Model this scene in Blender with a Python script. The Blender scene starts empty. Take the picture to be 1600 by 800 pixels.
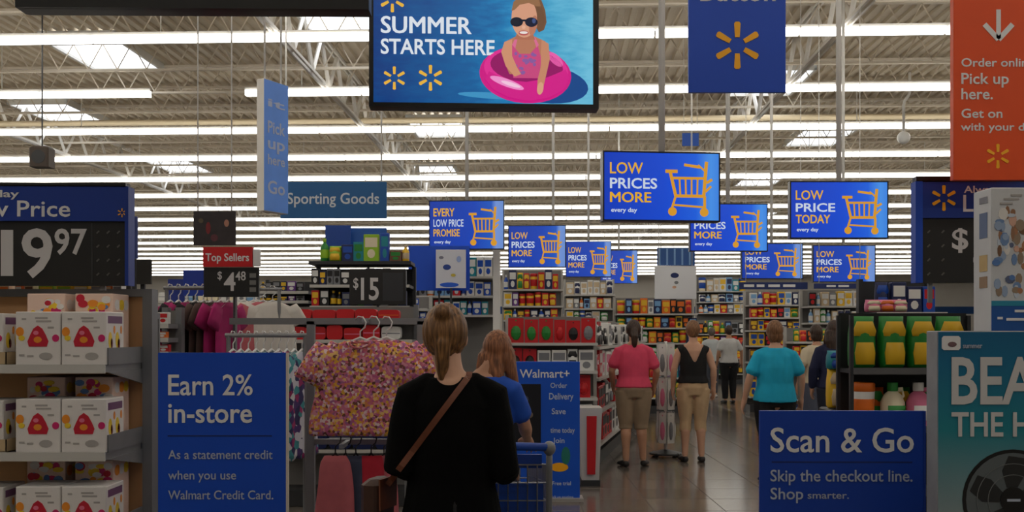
import bpy, bmesh, math, random
from mathutils import Vector, Matrix, noise
from mathutils.bvhtree import BVHTree

# ------------------------------------------------------------------ camera, world, exposure
scene = bpy.context.scene
C = scene.collection
F = 1600.0            # focal length in pixels of the 1600 x 800 frame
HZ = 518.0            # horizon row
CAMZ = 1.54           # eye height in metres
cam_data = bpy.data.cameras.new('camera')
cam = bpy.data.objects.new('camera', cam_data)
C.objects.link(cam)
cam.location = (0, 0, CAMZ)
cam.rotation_euler = (math.pi / 2, 0, 0)
cam_data.sensor_fit = 'HORIZONTAL'
cam_data.sensor_width = 36.0
cam_data.lens = 36.0 * F / 1600.0
cam_data.shift_y = (HZ - 400.0) / 1600.0
cam_data.clip_start = 0.1
cam_data.clip_end = 300
scene.camera = cam
world = bpy.data.worlds.new('world')
scene.world = world
world.use_nodes = True
world.node_tree.nodes['Background'].inputs[0].default_value = (1.0, 0.97, 0.92, 1)
world.node_tree.nodes['Background'].inputs[1].default_value = 0.02
vs = scene.view_settings
vs.view_transform = 'Standard'
vs.look = 'None'
vs.gamma = 1
vs.exposure = 0.0
vs.use_curve_mapping = False
TUBE = 5.8            # emission of the fluorescent tubes
NEAR_TUBE = 8.5       # unseen rows over the entrance, raised above TUBE to brighten the near signs
SKYLIGHT = 2.4

R = random.Random(7)

def PX(px, d): return (px - 800.0) / F * d
def PZ(py, d): return CAMZ + (HZ - py) / F * d

# ------------------------------------------------------------------ materials
def lin(c):
    c = c / 255.0
    return c / 12.92 if c <= 0.04045 else ((c + 0.055) / 1.055) ** 2.4

_m = {}
def mat(name, rgb, rough=0.55, metal=0.0, emit=0.0, var=0.0, vscale=8.0, bump=0.0, bscale=60.0, spec=0.5):
    if name in _m: return _m[name]
    m = bpy.data.materials.new(name); m.use_nodes = True
    nt = m.node_tree; b = nt.nodes['Principled BSDF']
    col = (lin(rgb[0]), lin(rgb[1]), lin(rgb[2]), 1)
    b.inputs['Base Color'].default_value = col
    b.inputs['Roughness'].default_value = rough
    b.inputs['Metallic'].default_value = metal
    b.inputs['Specular IOR Level'].default_value = spec
    if emit:
        b.inputs['Emission Color'].default_value = col
        b.inputs['Emission Strength'].default_value = emit
        b.inputs['Base Color'].default_value = (0.01, 0.01, 0.01, 1)
    tc = None
    if var or bump:
        tc = nt.nodes.new('ShaderNodeTexCoord')
    if var:
        n = nt.nodes.new('ShaderNodeTexNoise'); n.inputs['Scale'].default_value = vscale; n.inputs['Detail'].default_value = 4
        nt.links.new(tc.outputs['Object'], n.inputs['Vector'])
        r = nt.nodes.new('ShaderNodeValToRGB')
        lo = tuple(max(0, x * (1 - var)) for x in col[:3]) + (1,)
        hi = tuple(min(1, x * (1 + var)) for x in col[:3]) + (1,)
        r.color_ramp.elements[0].color = lo; r.color_ramp.elements[1].color = hi
        r.color_ramp.elements[0].position = 0.3; r.color_ramp.elements[1].position = 0.7
        nt.links.new(n.outputs['Fac'], r.inputs['Fac'])
        nt.links.new(r.outputs['Color'], b.inputs['Base Color'])
    if bump:
        n2 = nt.nodes.new('ShaderNodeTexNoise'); n2.inputs['Scale'].default_value = bscale
        nt.links.new(tc.outputs['Object'], n2.inputs['Vector'])
        bp = nt.nodes.new('ShaderNodeBump'); bp.inputs['Strength'].default_value = bump; bp.inputs['Distance'].default_value = 0.01
        nt.links.new(n2.outputs['Fac'], bp.inputs['Height'])
        nt.links.new(bp.outputs['Normal'], b.inputs['Normal'])
    _m[name] = m
    return m

def mat_print(name, colors, scale, rough=0.6, kind='voronoi', stretch=(1, 1, 1), emit=0.0):
    """flat multicoloured print: random cells take one of the given colours"""
    if name in _m: return _m[name]
    m = bpy.data.materials.new(name); m.use_nodes = True
    nt = m.node_tree; b = nt.nodes['Principled BSDF']; b.inputs['Roughness'].default_value = rough
    tc = nt.nodes.new('ShaderNodeTexCoord'); mp = nt.nodes.new('ShaderNodeMapping')
    mp.inputs['Scale'].default_value = stretch
    nt.links.new(tc.outputs['Object'], mp.inputs['Vector'])
    if kind == 'voronoi':
        v = nt.nodes.new('ShaderNodeTexVoronoi'); v.inputs['Scale'].default_value = scale
        nt.links.new(mp.outputs['Vector'], v.inputs['Vector'])
        sep = nt.nodes.new('ShaderNodeSeparateColor'); nt.links.new(v.outputs['Color'], sep.inputs['Color'])
        src = sep.outputs['Red']
    else:
        v = nt.nodes.new('ShaderNodeTexNoise'); v.inputs['Scale'].default_value = scale; v.inputs['Detail'].default_value = 5
        nt.links.new(mp.outputs['Vector'], v.inputs['Vector']); src = v.outputs['Fac']
    r = nt.nodes.new('ShaderNodeValToRGB')
    r.color_ramp.interpolation = 'CONSTANT' if kind == 'voronoi' else 'LINEAR'
    els = r.color_ramp.elements
    n = len(colors)
    while len(els) < n: els.new(0.5)
    for i, c in enumerate(colors):
        els[i].position = i / n if kind == 'voronoi' else 0.3 + 0.4 * i / max(1, n - 1)
        els[i].color = (lin(c[0]), lin(c[1]), lin(c[2]), 1)
    nt.links.new(src, r.inputs['Fac'])
    if emit:
        nt.links.new(r.outputs['Color'], b.inputs['Emission Color']); b.inputs['Emission Strength'].default_value = emit
        b.inputs['Base Color'].default_value = (0.01, 0.01, 0.01, 1)
    else:
        nt.links.new(r.outputs['Color'], b.inputs['Base Color'])
    _m[name] = m
    return m

def mat_ramp(name, stops, axis='X', emit=1.0, rough=0.35, extra_noise=0.0):
    """a printed or displayed colour sweep across the face (Generated 0..1)"""
    if name in _m: return _m[name]
    m = bpy.data.materials.new(name); m.use_nodes = True
    nt = m.node_tree; b = nt.nodes['Principled BSDF']; b.inputs['Roughness'].default_value = rough
    tc = nt.nodes.new('ShaderNodeTexCoord'); sp = nt.nodes.new('ShaderNodeSeparateXYZ')
    nt.links.new(tc.outputs['Generated'], sp.inputs[0])
    r = nt.nodes.new('ShaderNodeValToRGB'); els = r.color_ramp.elements
    while len(els) < len(stops): els.new(0.5)
    for e, (p, c) in zip(els, stops):
        e.position = p; e.color = (lin(c[0]), lin(c[1]), lin(c[2]), 1)
    src = sp.outputs[axis]
    if extra_noise:
        n = nt.nodes.new('ShaderNodeTexNoise'); n.inputs['Scale'].default_value = 9; n.inputs['Detail'].default_value = 5
        mp = nt.nodes.new('ShaderNodeMapping'); mp.inputs['Scale'].default_value = (1, 1, 3.2)
        nt.links.new(tc.outputs['Object'], mp.inputs[0]); nt.links.new(mp.outputs[0], n.inputs['Vector'])
        ma = nt.nodes.new('ShaderNodeMath'); ma.operation = 'MULTIPLY_ADD'
        nt.links.new(n.outputs['Fac'], ma.inputs[0]); ma.inputs[1].default_value = extra_noise
        nt.links.new(src, ma.inputs[2])
        m2 = nt.nodes.new('ShaderNodeMath'); m2.operation = 'SUBTRACT'
        nt.links.new(ma.outputs[0], m2.inputs[0]); m2.inputs[1].default_value = extra_noise * 0.5
        src = m2.outputs[0]
    nt.links.new(src, r.inputs['Fac'])
    if emit:
        nt.links.new(r.outputs['Color'], b.inputs['Emission Color']); b.inputs['Emission Strength'].default_value = emit
        b.inputs['Base Color'].default_value = (0.01, 0.01, 0.01, 1)
    else:
        nt.links.new(r.outputs['Color'], b.inputs['Base Color'])
    _m[name] = m
    return m

# ------------------------------------------------------------------ mesh building
class MB:
    def __init__(s): s.v = []; s.f = []; s.mi = []; s.cur = 0
    def add(s, vs_, fs):
        o = len(s.v); s.v += [tuple(p) for p in vs_]
        for f in fs: s.f.append(tuple(i + o for i in f)); s.mi.append(s.cur)
    def box(s, x0, y0, z0, x1, y1, z1):
        s.add([(x0,y0,z0),(x1,y0,z0),(x1,y1,z0),(x0,y1,z0),(x0,y0,z1),(x1,y0,z1),(x1,y1,z1),(x0,y1,z1)],
              [(0,3,2,1),(4,5,6,7),(0,1,5,4),(1,2,6,5),(2,3,7,6),(3,0,4,7)])
        return s
    def bbox(s, x0, y0, z0, x1, y1, z1, b=0.006):
        """box with chamfered vertical edges and top"""
        p = [(x0+b,y0),(x1-b,y0),(x1,y0+b),(x1,y1-b),(x1-b,y1),(x0+b,y1),(x0,y1-b),(x0,y0+b)]
        q = [(x0+2*b,y0+b),(x1-2*b,y0+b),(x1-b,y0+2*b),(x1-b,y1-2*b),(x1-2*b,y1-b),(x0+2*b,y1-b),(x0+b,y1-2*b),(x0+b,y0+2*b)]
        vs_ = [(a,c,z0) for a,c in p] + [(a,c,z1-b) for a,c in p] + [(a,c,z1) for a,c in q]
        fs = [tuple(range(7,-1,-1)), tuple(range(16,24))]
        for k in range(2):
            for i in range(8):
                j = (i+1) % 8
                fs.append((k*8+i, k*8+j, k*8+8+j, k*8+8+i))
        s.add(vs_, fs); return s
    def prism(s, pts, y0, y1):
        """outline in x,z (counter-clockwise seen from -y) pushed from y0 (front) to y1"""
        n = len(pts)
        vs_ = [(x,y0,z) for x,z in pts] + [(x,y1,z) for x,z in pts]
        fs = [tuple(range(n)), tuple(range(2*n-1, n-1, -1))]
        for i in range(n):
            j = (i+1) % n
            fs.append((i, n+i, n+j, j))
        s.add(vs_, fs); return s
    def disc(s, cx, cz, rx, rz, y0, y1, n=20, a0=0.0):
        return s.prism([(cx+rx*math.cos(a0+2*math.pi*i/n), cz+rz*math.sin(a0+2*math.pi*i/n)) for i in range(n)], y0, y1)
    def barxz(s, x0, z0, x1, z1, w, y0, y1):
        dx, dz = x1-x0, z1-z0; l = math.hypot(dx, dz) or 1e-6
        nx, nz = -dz/l*w/2, dx/l*w/2
        return s.prism([(x0-nx,z0-nz),(x1-nx,z1-nz),(x1+nx,z1+nz),(x0+nx,z0+nz)], y0, y1)
    def tube(s, pts, rad, n=8, cap=True, up=None):
        """rings along pts; rad = float, list of floats or list of (rx, ry)"""
        pts = [Vector(p) for p in pts]; N = len(pts)
        if not isinstance(rad, (list, tuple)): rad = [rad] * N
        rings = []
        for i, p in enumerate(pts):
            t = (pts[min(i+1,N-1)] - pts[max(i-1,0)]).normalized()
            ref = Vector((1,0,0)) if abs(t.x) < 0.9 else Vector((0,1,0))
            if up is not None: ref = Vector(up)
            u = (ref - t * ref.dot(t)).normalized(); w = t.cross(u)
            r = rad[i]; ra, rb = r if isinstance(r, (tuple, list)) else (r, r)
            rings.append([p + u*ra*math.cos(2*math.pi*k/n) + w*rb*math.sin(2*math.pi*k/n) for k in range(n)])
        vs_ = [q for r_ in rings for q in r_]; fs = []
        for i in range(N-1):
            for k in range(n):
                a = i*n+k; b = i*n+(k+1) % n
                fs.append((a, b, b+n, a+n))
        if cap:
            fs.append(tuple(range(n-1,-1,-1))); fs.append(tuple(range((N-1)*n, N*n)))
        s.add(vs_, fs); return s
    def lathe(s, prof, n=14, cx=0, cy=0, sx=1, sy=1):
        vs_ = []; fs = []
        for r, z in prof:
            for k in range(n):
                a = 2*math.pi*k/n; vs_.append((cx+r*sx*math.cos(a), cy+r*sy*math.sin(a), z))
        for i in range(len(prof)-1):
            for k in range(n):
                a = i*n+k; b = i*n+(k+1) % n
                fs.append((a, b, b+n, a+n))
        fs.append(tuple(range(n-1,-1,-1))); fs.append(tuple(range((len(prof)-1)*n, len(prof)*n)))
        s.add(vs_, fs); return s
    def blob(s, c, r, n=14, m=9):
        cx, cy, cz = c; rx, ry, rz = r
        vs_ = [(cx,cy,cz-rz)]; fs = []
        for i in range(1, m):
            a = math.pi*i/m - math.pi/2
            for k in range(n):
                b = 2*math.pi*k/n
                vs_.append((cx+rx*math.cos(a)*math.cos(b), cy+ry*math.cos(a)*math.sin(b), cz+rz*math.sin(a)))
        vs_.append((cx,cy,cz+rz)); L = len(vs_)-1
        for k in range(n):
            j = (k+1) % n
            fs.append((0, 1+j, 1+k)); fs.append((L, 1+(m-2)*n+k, 1+(m-2)*n+j))
        for i in range(m-2):
            for k in range(n):
                j = (k+1) % n
                fs.append((1+i*n+k, 1+i*n+j, 1+(i+1)*n+j, 1+(i+1)*n+k))
        s.add(vs_, fs); return s
    def mesh(s, name, mats, smooth=False):
        me = bpy.data.meshes.new(name); me.from_pydata(s.v, [], s.f)
        if not isinstance(mats, (list, tuple)): mats = [mats]
        for m in mats: me.materials.append(m)
        if len(mats) > 1: me.polygons.foreach_set('material_index', s.mi)
        if smooth: me.polygons.foreach_set('use_smooth', [True]*len(me.polygons))
        me.update(); return me
    def build(s, name, mats, parent=None, smooth=False, loc=None):
        o = bpy.data.objects.new(name, s.mesh(name, mats, smooth)); C.objects.link(o)
        if parent is not None: o.parent = parent
        if loc is not None: o.location = loc
        return o

def tag(o, label=None, cat=None, group=None, kind=None):
    if label: o['label'] = label
    if cat: o['category'] = cat
    if group: o['group'] = group
    if kind: o['kind'] = kind
    return o
def thing(name, label, cat, loc=(0,0,0), rz=0.0, group=None):
    o = bpy.data.objects.new(name, None); C.objects.link(o)
    o.empty_display_size = 0.1
    o.location = loc; o.rotation_euler = (0,0,rz)
    return tag(o, label, cat, group)
def part(name, me, parent, loc=(0,0,0), rot=(0,0,0), scale=(1,1,1)):
    o = bpy.data.objects.new(name, me); C.objects.link(o); o.parent = parent
    o.location = loc; o.rotation_euler = rot; o.scale = scale
    return o

# ------------------------------------------------------------------ lettering
_txt = {}
def text_mesh(s, m, bold=0.0, heavy=False):
    key = (s, m.name, bold, heavy)
    if key in _txt: return _txt[key]
    cu = bpy.data.curves.new('lettering', 'FONT'); cu.body = s; cu.size = 1.0
    cu.offset = bold; cu.resolution_u = 3; cu.extrude = 0.0
    ob = bpy.data.objects.new('tmp_text', cu); C.objects.link(ob)
    dg = bpy.context.evaluated_depsgraph_get()
    me = bpy.data.meshes.new_from_object(ob.evaluated_get(dg))
    bpy.data.objects.remove(ob); bpy.data.curves.remove(cu)
    me.materials.clear(); me.materials.append(m)
    xs = [v.co.x for v in me.vertices]; ys = [v.co.y for v in me.vertices]
    x0, x1 = min(xs), max(xs); base = 0.0
    has_desc = any(c in s for c in 'gjpqy,')
    y0, y1 = min(ys), max(ys)
    # normalise: left edge at x = 0, total width 1, baseline at 0
    bm = bmesh.new(); bm.from_mesh(me)
    if heavy:
        src = list(bm.faces)
        for dx, dy in ((0.022,0.0),(0.044,0.0),(0.022,0.016)):
            r_ = bmesh.ops.duplicate(bm, geom=src)
            for v in [q for q in r_['geom'] if isinstance(q, bmesh.types.BMVert)]: v.co.x += dx; v.co.y += dy
        x1 += 0.044
    ret = bmesh.ops.extrude_face_region(bm, geom=list(bm.faces))
    for v in [g for g in ret['geom'] if isinstance(g, bmesh.types.BMVert)]: v.co.z += 1.0
    bm.to_mesh(me); bm.free()
    for v in me.vertices:
        v.co = Vector(((v.co.x - x0) / (x1 - x0), -v.co.z, v.co.y / 0.70))   # caps about 0.70 of the size
    me.name = 'lettering'
    _txt[key] = (me, (x1 - x0) / 0.70, y0 / 0.70, y1 / 0.70)
    return _txt[key]
def text(parent, s, x0, z, cap, m, x1=None, bold=0.02, y=0.0, depth=0.002, name='lettering', center=None, maxw=None):
    """lettering on a -y facing surface at local y; baseline z, cap height cap; stretched to x1 when given"""
    me, asp, lo, hi = text_mesh(s, m, min(bold, 0.0 if 'M' in s else 0.010 if any(c in s for c in 'WNw&m%') else 0.018), 'M' in s and bold > 0.015)
    w = (x1 - x0) if x1 is not None else asp * cap
    if maxw and w > maxw: w = maxw
    if center is not None: x0 = center - w / 2
    return part(name, me, parent, (x0, y, z), (0,0,0), (w, depth, cap))

def spark_mb(r, cx=0, cz=0, y0=0.0, y1=-0.003, squash=1.0):
    mb = MB()
    for k in range(6):
        a = math.pi/2 + k*math.pi/3
        c_, s_ = math.cos(a), math.sin(a)
        w0, w1 = r*0.10, r*0.135; r0, r1 = r*0.34, r
        pts = []
        for rr, ww, sg in ((r0, w0, -1), (r1-ww_(r), w1, -1), (r1, w1*0.55, -1), (r1, w1*0.55, 1), (r1-ww_(r), w1, 1), (r0, w0, 1)):
            pts.append((cx + (c_*rr - s_*ww*sg*-1), cz + (s_*rr + c_*ww*sg*-1)*squash))
        mb.prism(pts, y1, y0)
    return mb
def ww_(r): return r*0.07
def spark(parent, x, z, r, m, y=0.0, name='spark_emblem'):
    return spark_mb(r, x, z, y, y-0.003).build(name, m, parent)

# ------------------------------------------------------------------ shared materials
WHITE = mat('white_print', (228,228,230), 0.6)
CREAM = mat('cream_edge', (205,196,184), 0.6)
STEEL = mat('grey_powder_coat', (120,122,126), 0.45, 0.2, var=0.08)
CHROME = mat('chrome_wire', (150,152,156), 0.3, 0.9)
DKGREY = mat('dark_grey_paint', (52,53,56), 0.5)
BLACK = mat('black_plastic', (14,14,16), 0.35)
BOARD = mat('black_price_board', (24,24,25), 0.5, var=0.1)
WBLUE = mat('store_blue', (0,68,186), 0.5, var=0.04, vscale=3)
WBLUE2 = mat('store_deep_blue', (0,52,150), 0.5, var=0.05, vscale=3)
NAVY = mat('navy_print', (10,36,98), 0.55)
TEALBLUE = mat('department_sign_blue', (0,84,142), 0.5)
ORANGE = mat('orange_sign', (232,78,10), 0.5, var=0.03, vscale=3)
YEL = mat('spark_yellow', (255,182,24), 0.5)
RED = mat('red_print', (206,22,30), 0.5)
GREEN = mat('green_print', (28,132,40), 0.5)
POLE = mat('white_pole_paint', (236,234,230), 0.45)
TAN = mat('tan_pegboard', (206,160,112), 0.7, var=0.06, vscale=5)
WOODCARD = mat('cardboard', (188,164,128), 0.8)
# ================================================================== THE SETTING
YAW = -math.atan(0.0386)
def mat_deck():
    m = mat('ceiling_deck', (206,192,168), 0.6, var=0.08, vscale=0.6); return m
DECK = mat_deck()
TRUSS = mat('truss_white_paint', (236,232,224), 0.5, var=0.06, vscale=2)
# --- floor: slab plus the tiles of the aisle
FLOORM = mat('floor_slab', (108,101,95), 0.22, var=0.12, vscale=1.2)
fl = MB().box(-46,-14,-0.2,46,100,-0.003).build('floor', FLOORM)
tag(fl, 'polished grey brown store floor of large tiles', kind='structure')
TILEM = [mat('floor_tile_%s' % n, c, 0.16, var=0.10, vscale=3) for n, c in
         (('a',(112,103,96)),('b',(105,97,90)),('c',(118,109,101)),('d',(98,91,86)))]
TS = 0.61
tmesh = []
for m in TILEM:
    mb = MB(); g = 0.003; b = 0.002
    mb.add([(g,g,-0.01),(TS-g,g,-0.01),(TS-g,TS-g,-0.01),(g,TS-g,-0.01),
            (g,g,-b),(TS-g,g,-b),(TS-g,TS-g,-b),(g,TS-g,-b),
            (g+b,g+b,0),(TS-g-b,g+b,0),(TS-g-b,TS-g-b,0),(g+b,TS-g-b,0)],
           [(8,9,10,11)] + [(i,(i+1)%4,4+(i+1)%4,4+i) for i in range(4)] + [(4+i,4+(i+1)%4,8+(i+1)%4,8+i) for i in range(4)])
    tmesh.append(mb.mesh('tile', m))
for j in range(24):
    y = 8.2 + j*TS
    xa = 0.35 + 0.17*(j*TS); xb = 2.3 + 0.30*(j*TS)
    for i in range(-2, 14):
        x = i*TS
        if x + TS < xa or x > xb: continue
        part('tile', R.choice(tmesh), fl, (x, y, 0))
# --- ceiling deck, corrugated along the store
HD = 7.62
mb = MB(); p = 0.24; x = -46.0; pts = []
while x < 46:
    pts += [(x, HD), (x+p*0.45, HD), (x+p*0.55, HD+0.06), (x+p*0.93, HD+0.06)]; x += p
pts.append((46, HD))
for y0, y1 in ((-14, 20), (20, 50), (50, 100)):
    v = []; f = []
    for q in pts: v += [(q[0], y0, q[1]), (q[0], y1, q[1])]
    for i in range(len(pts)-1): f.append((2*i, 2*i+1, 2*i+3, 2*i+2))
    mb.add(v, f)
ceil = mb.build('ceiling', DECK); ceil.rotation_euler = (0,0,YAW)
tag(ceil, 'exposed grey brown corrugated metal roof deck', kind='structure')
# bar joists across the store
mb = MB(); z1, z0 = HD-0.03, HD-0.62
mb.box(-45,-0.05,z1-0.05,45,0.05,z1); mb.box(-45,-0.04,z0-0.045,45,0.04,z0)
xx = -45.0; step = 0.62
while xx < 45:
    for a, b_, za, zb in ((xx, xx+step/2, z0, z1-0.05), (xx+step/2, xx+step, z1-0.05, z0)):
        mb.add([(a-0.014,0,za),(a+0.014,0,za),(b_+0.014,0,zb),(b_-0.014,0,zb)], [(0,1,2,3)])
        mb.add([(a,-0.014,za),(a,0.014,za),(b_,0.014,zb),(b_,-0.014,zb)], [(0,1,2,3)])
    xx += step
JM = mat('joist_paint', (214,203,184), 0.55, var=0.1, vscale=1.0)
jme = mb.mesh('joist', JM)
for k in range(44):
    part('joist', jme, ceil, (0, 9.0 + 2.0*k, 0))
# girders running away from the camera
mb = MB(); gz1, gz0 = HD-0.02, HD-0.95
for sx in (-0.07, 0.03):
    mb.box(sx,-10,gz1-0.07,sx+0.04,98,gz1); mb.box(sx,-10,gz0-0.06,sx+0.04,98,gz0)
yy = -10.0
while yy < 97:
    for a, b_, za, zb in ((yy, yy+0.75, gz0, gz1-0.06), (yy+0.75, yy+1.5, gz1-0.06, gz0)):
        mb.tube([(0,a,za),(0,b_,zb)], 0.045, 4, cap=False)
    yy += 1.5
gme = mb.mesh('girder', TRUSS)
for gx in (-23.4, -14.0, -4.7, 4.9, 14.4, 23.8): part('girder', gme, ceil, (gx, 0, 0))
# skylights
SKYM = mat('skylight_diffuser', (236,240,246), 0.6, emit=SKYLIGHT)
FRM = mat('skylight_frame', (214,212,206), 0.5)
mb = MB()
for a in (-0.8, 0.74): mb.box(a,-1.3,HD-0.16,a+0.06,1.3,HD)
for a in (-1.3, 1.24): mb.box(-0.8,a,HD-0.16,0.8,a+0.06,HD)
fme = mb.mesh('skylight', FRM)
pme = MB().box(-0.76,-1.26,HD-0.10,0.76,1.26,HD-0.04).mesh('pane', SKYM)
for sx, sy in ((-9.6,22.0),(-4.0,19.6),(-13.4,28.0),(-3.3,30.0),(8.2,31.5),(-4.3,38.0),(5.2,24.5),(-13.4,37.0),(8.2,40.5),(-10.5,46),(3.5,46.5),(-3.5,54),(10.5,52)):
    o = part('skylight', fme, ceil, (sx, sy + sx*0.0386, 0)); part('pane', pme, o)
# cross pipes under the joists
PIPE = mat('cream_pipe', (214,198,166), 0.5)
for py, z in ((187, 6.86), (300, 6.80)):
    d = F*(z-CAMZ)/(HZ-py)
    o = MB().tube([(-30,0,0),(30,0,0)], 0.075, 10).build('pipe', PIPE, ceil, True, (0, d, z))
# fire sprinkler drops
# --- fluorescent rows
TUBEM = mat('fluorescent_tube', (255,250,240), 0.5, emit=TUBE)
TUBEN = mat('fluorescent_tube_boosted', (255,250,240), 0.5, emit=NEAR_TUBE)  # stronger emission than the rows in view
HOUS = mat('light_housing', (222,220,214), 0.5)
def row_meshes(segs, tm, ln=40):
    h = MB(); t = MB(); g = MB()
    for a, b_ in segs:
        h.box(a,-0.035,0.05,b_,0.035,0.11)
        n = max(1, round((b_-a)/2.4)); w = (b_-a)/n
        for i in range(n): t.box(a+i*w+0.02,-0.07,-0.06,a+(i+1)*w-0.02,0.07,0.05)
        x = a + 1.2
        while x < b_: g.box(x-0.008,-0.008,0.11,x+0.008,0.008,HD-6.54-0.0); x += 4.8
    return h.mesh('housing', HOUS), t.mesh('tube', tm), g.mesh('hanger_rod', HOUS)
full = row_meshes([(-36,36)], TUBEM)
mid_rows = row_meshes([(-36,36)], mat('fluorescent_tube_mid', (255,250,240), 0.5, emit=TUBE*0.7))
far_rows = row_meshes([(-36,36)], mat('fluorescent_tube_far', (255,250,240), 0.5, emit=TUBE*0.6))
gap = row_meshes([(-36,-7.6)], TUBEM); gap2 = row_meshes([(-5.6,36)], TUBEM)
near = row_meshes([(-22,22)], TUBEN)
ordw = ['nearest','second','third','fourth','fifth','sixth','seventh','eighth','ninth','tenth','eleventh','twelfth','thirteenth','fourteenth','fifteenth','sixteenth','seventeenth','eighteenth','nineteenth','farthest']
for k in range(19):
    d = 17.25 + 4.0*k
    if k == 18: w = 'farthest'
    else: w = ordw[k]
    lab = ('nearest long white fluorescent light row under the roof deck' if k == 0 else
           'farthest fluorescent light row by the back wall' if k == 18 else
           '%s fluorescent light row from the camera under the roof deck' % w)
    t = thing('fluorescent_light_row', lab, 'ceiling light', (d*0.0, d, 6.54), YAW, 'rows of fluorescent ceiling lights')
    ms = gap if k == 1 else full if k < 5 else mid_rows if k < 8 else far_rows
    for n_, m_ in zip(('housing','tube','hanger_rod'), ms): part(n_, m_, t)
    if k == 1:
        for n_, m_ in zip(('housing','tube','hanger_rod'), gap2): part(n_, m_, t)
nl = ['just in front of','over','over the shoppers beyond','behind']
for k, (d, lab) in enumerate(((13.25,'boosted light row over the clothes department, outside the frame'),
                              (9.25,'boosted light row over the aisle sign, outside the frame'),
                              (5.25,'boosted light row over the woman in black, outside the frame'),
                              (1.25,'boosted light row above the camera'),
                              (-3.0,'boosted light row behind the camera'))):
    t = thing('fluorescent_light_row', lab, 'ceiling light', (0, d, 6.54), YAW, 'rows of fluorescent ceiling lights')
    for n_, m_ in zip(('housing','tube','hanger_rod'), near): part(n_, m_, t)
# --- walls
WALLM = mat('back_wall_paint', (240,234,224), 0.7, var=0.04, vscale=0.5)
WALL2 = mat('side_wall_paint', (206,202,196), 0.7, var=0.04, vscale=0.5)
for n_, bx in (('wall_back', (-45,97,0,45,97.3,HD+0.1)), ('wall_left', (-45.3,-13,0,-45,97,HD+0.1)),
               ('wall_right', (45,-13,0,45.3,97,HD+0.1)), ('wall_front', (-45,-13.3,0,45,-13,HD+0.1))):
    o = MB().box(*bx).build(n_, WALLM if n_ == 'wall_back' else WALL2)
    tag(o, {'wall_back':'pale back wall of the store','wall_left':'pale left store wall','wall_right':'pale right store wall','wall_front':'pale front wall behind the camera'}[n_], kind='structure')
tr = MB().box(-45,96.9,3.2,45,97,3.9).build('trim_1', mat('wall_stripe_blue', (40,86,150), 0.6))
tag(tr, 'blue stripe along the back wall', kind='structure')
# --- small things hung from the roof
d = 24.0
t = thing('security_globe', 'white globe hanging on a curved pipe under the ceiling', 'security camera', (PX(1412,d), d, PZ(215,d)))
MB().blob((0,0,0),(0.15,0.15,0.15)).build('globe', mat('globe_white', (235,235,232), 0.3), t, True)
MB().tube([(0,0,0.12),(0,0,0.75),(0.02,0,0.86),(0.10,0,0.97),(0.14,0,1.05),(0.14,0,HD-PZ(215,d))], 0.035, 8).build('pipe', POLE, t, True)
d = 18.0
t = thing('ceiling_speaker', 'dark brown boxy speaker hanging near the upper left corner', 'speaker', (PX(66,d), d, PZ(262,d)))
MB().bbox(-0.17,-0.15,0,0.17,0.15,0.36,0.03).build('cabinet', mat('speaker_brown', (74,62,54), 0.6), t)
MB().box(-0.01,-0.01,0.36,0.01,0.01,HD-PZ(262,d)).build('rod', DKGREY, t)
MB().disc(0,0.17,0.12,0.12,-0.158,-0.15).build('grille', DKGREY, t)
# ================================================================== SIGNS AND SCREENS
def hang(px0, py0, px1, py1, d, name, label, cat, rz=0.0, group=None):
    """thing hung so that its front face fills the pixel box at distance d; returns (thing, width, height)"""
    x = PX((px0+px1)/2, d); zb = PZ(py1, d)
    t = thing(name, label, cat, (x, d, zb), rz, group)
    return t, (px1-px0)/F*d/max(0.2, math.cos(rz)), (py1-py0)/F*d
def hang_rods(t, w, h, xs, r=0.02, y=0.03, m=POLE):
    top = HD + 0.02 - t.location.z
    for x in xs:
        MB().tube([(x*w, y, h-0.02), (x*w, y, top)], r, 8).build('hanging_pole', m, t, True)

SCREEN = mat_ramp('promo_screen', [(0,(0,58,190)),(0.55,(0,74,214)),(0.8,(16,96,226)),(0.93,(70,150,240)),(1,(60,136,234))], 'X', 0.85)
SCREEN2 = mat_ramp('promo_screen_far', [(0,(0,56,170)),(0.6,(0,66,188)),(0.84,(20,90,200)),(0.9,(120,156,226)),(1,(110,150,222))], 'X', 0.8)
S_WHITE = mat('screen_white', (215,225,240), emit=0.8)
S_YEL = mat('screen_yellow', (240,180,40), emit=0.8)
S_CART = mat('screen_amber', (228,160,38), emit=0.8)
def cart_drawing(w, h):
    """line drawing of a shopping cart, unit box x 0..1, z 0..1"""
    mb = MB(); y0, y1 = -0.004, -0.0005
    def bar(a, b, t_=0.045): mb.barxz(a[0]*w, a[1]*h, b[0]*w, b[1]*h, t_*h, y0, y1)
    bar((0.0,0.80),(0.26,0.80),0.06); bar((0.10,0.80),(0.22,0.36),0.055)
    bar((0.16,0.68),(0.88,0.68)); bar((0.88,0.98),(0.82,0.36),0.06); bar((0.22,0.36),(0.84,0.36),0.055)
    for k in range(4): bar((0.30+0.13*k,0.68),(0.32+0.12*k,0.36),0.03)
    bar((0.40,0.92),(0.74,0.88),0.05); bar((0.70,0.92),(0.86,0.80),0.03)
    bar((0.22,0.36),(0.14,0.14),0.04); bar((0.14,0.20),(0.86,0.16),0.035); bar((0.84,0.36),(0.84,0.14),0.05)
    bar((0.88,0.60),(1.0,0.66),0.05); bar((0.86,0.44),(0.98,0.54),0.04)
    for cx, cz in ((0.15,0.08),(0.83,0.07)): mb.disc(cx*w, cz*h, 0.08*h, 0.08*h, y0, y1, 12)
    return mb
_tvm = {}
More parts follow.
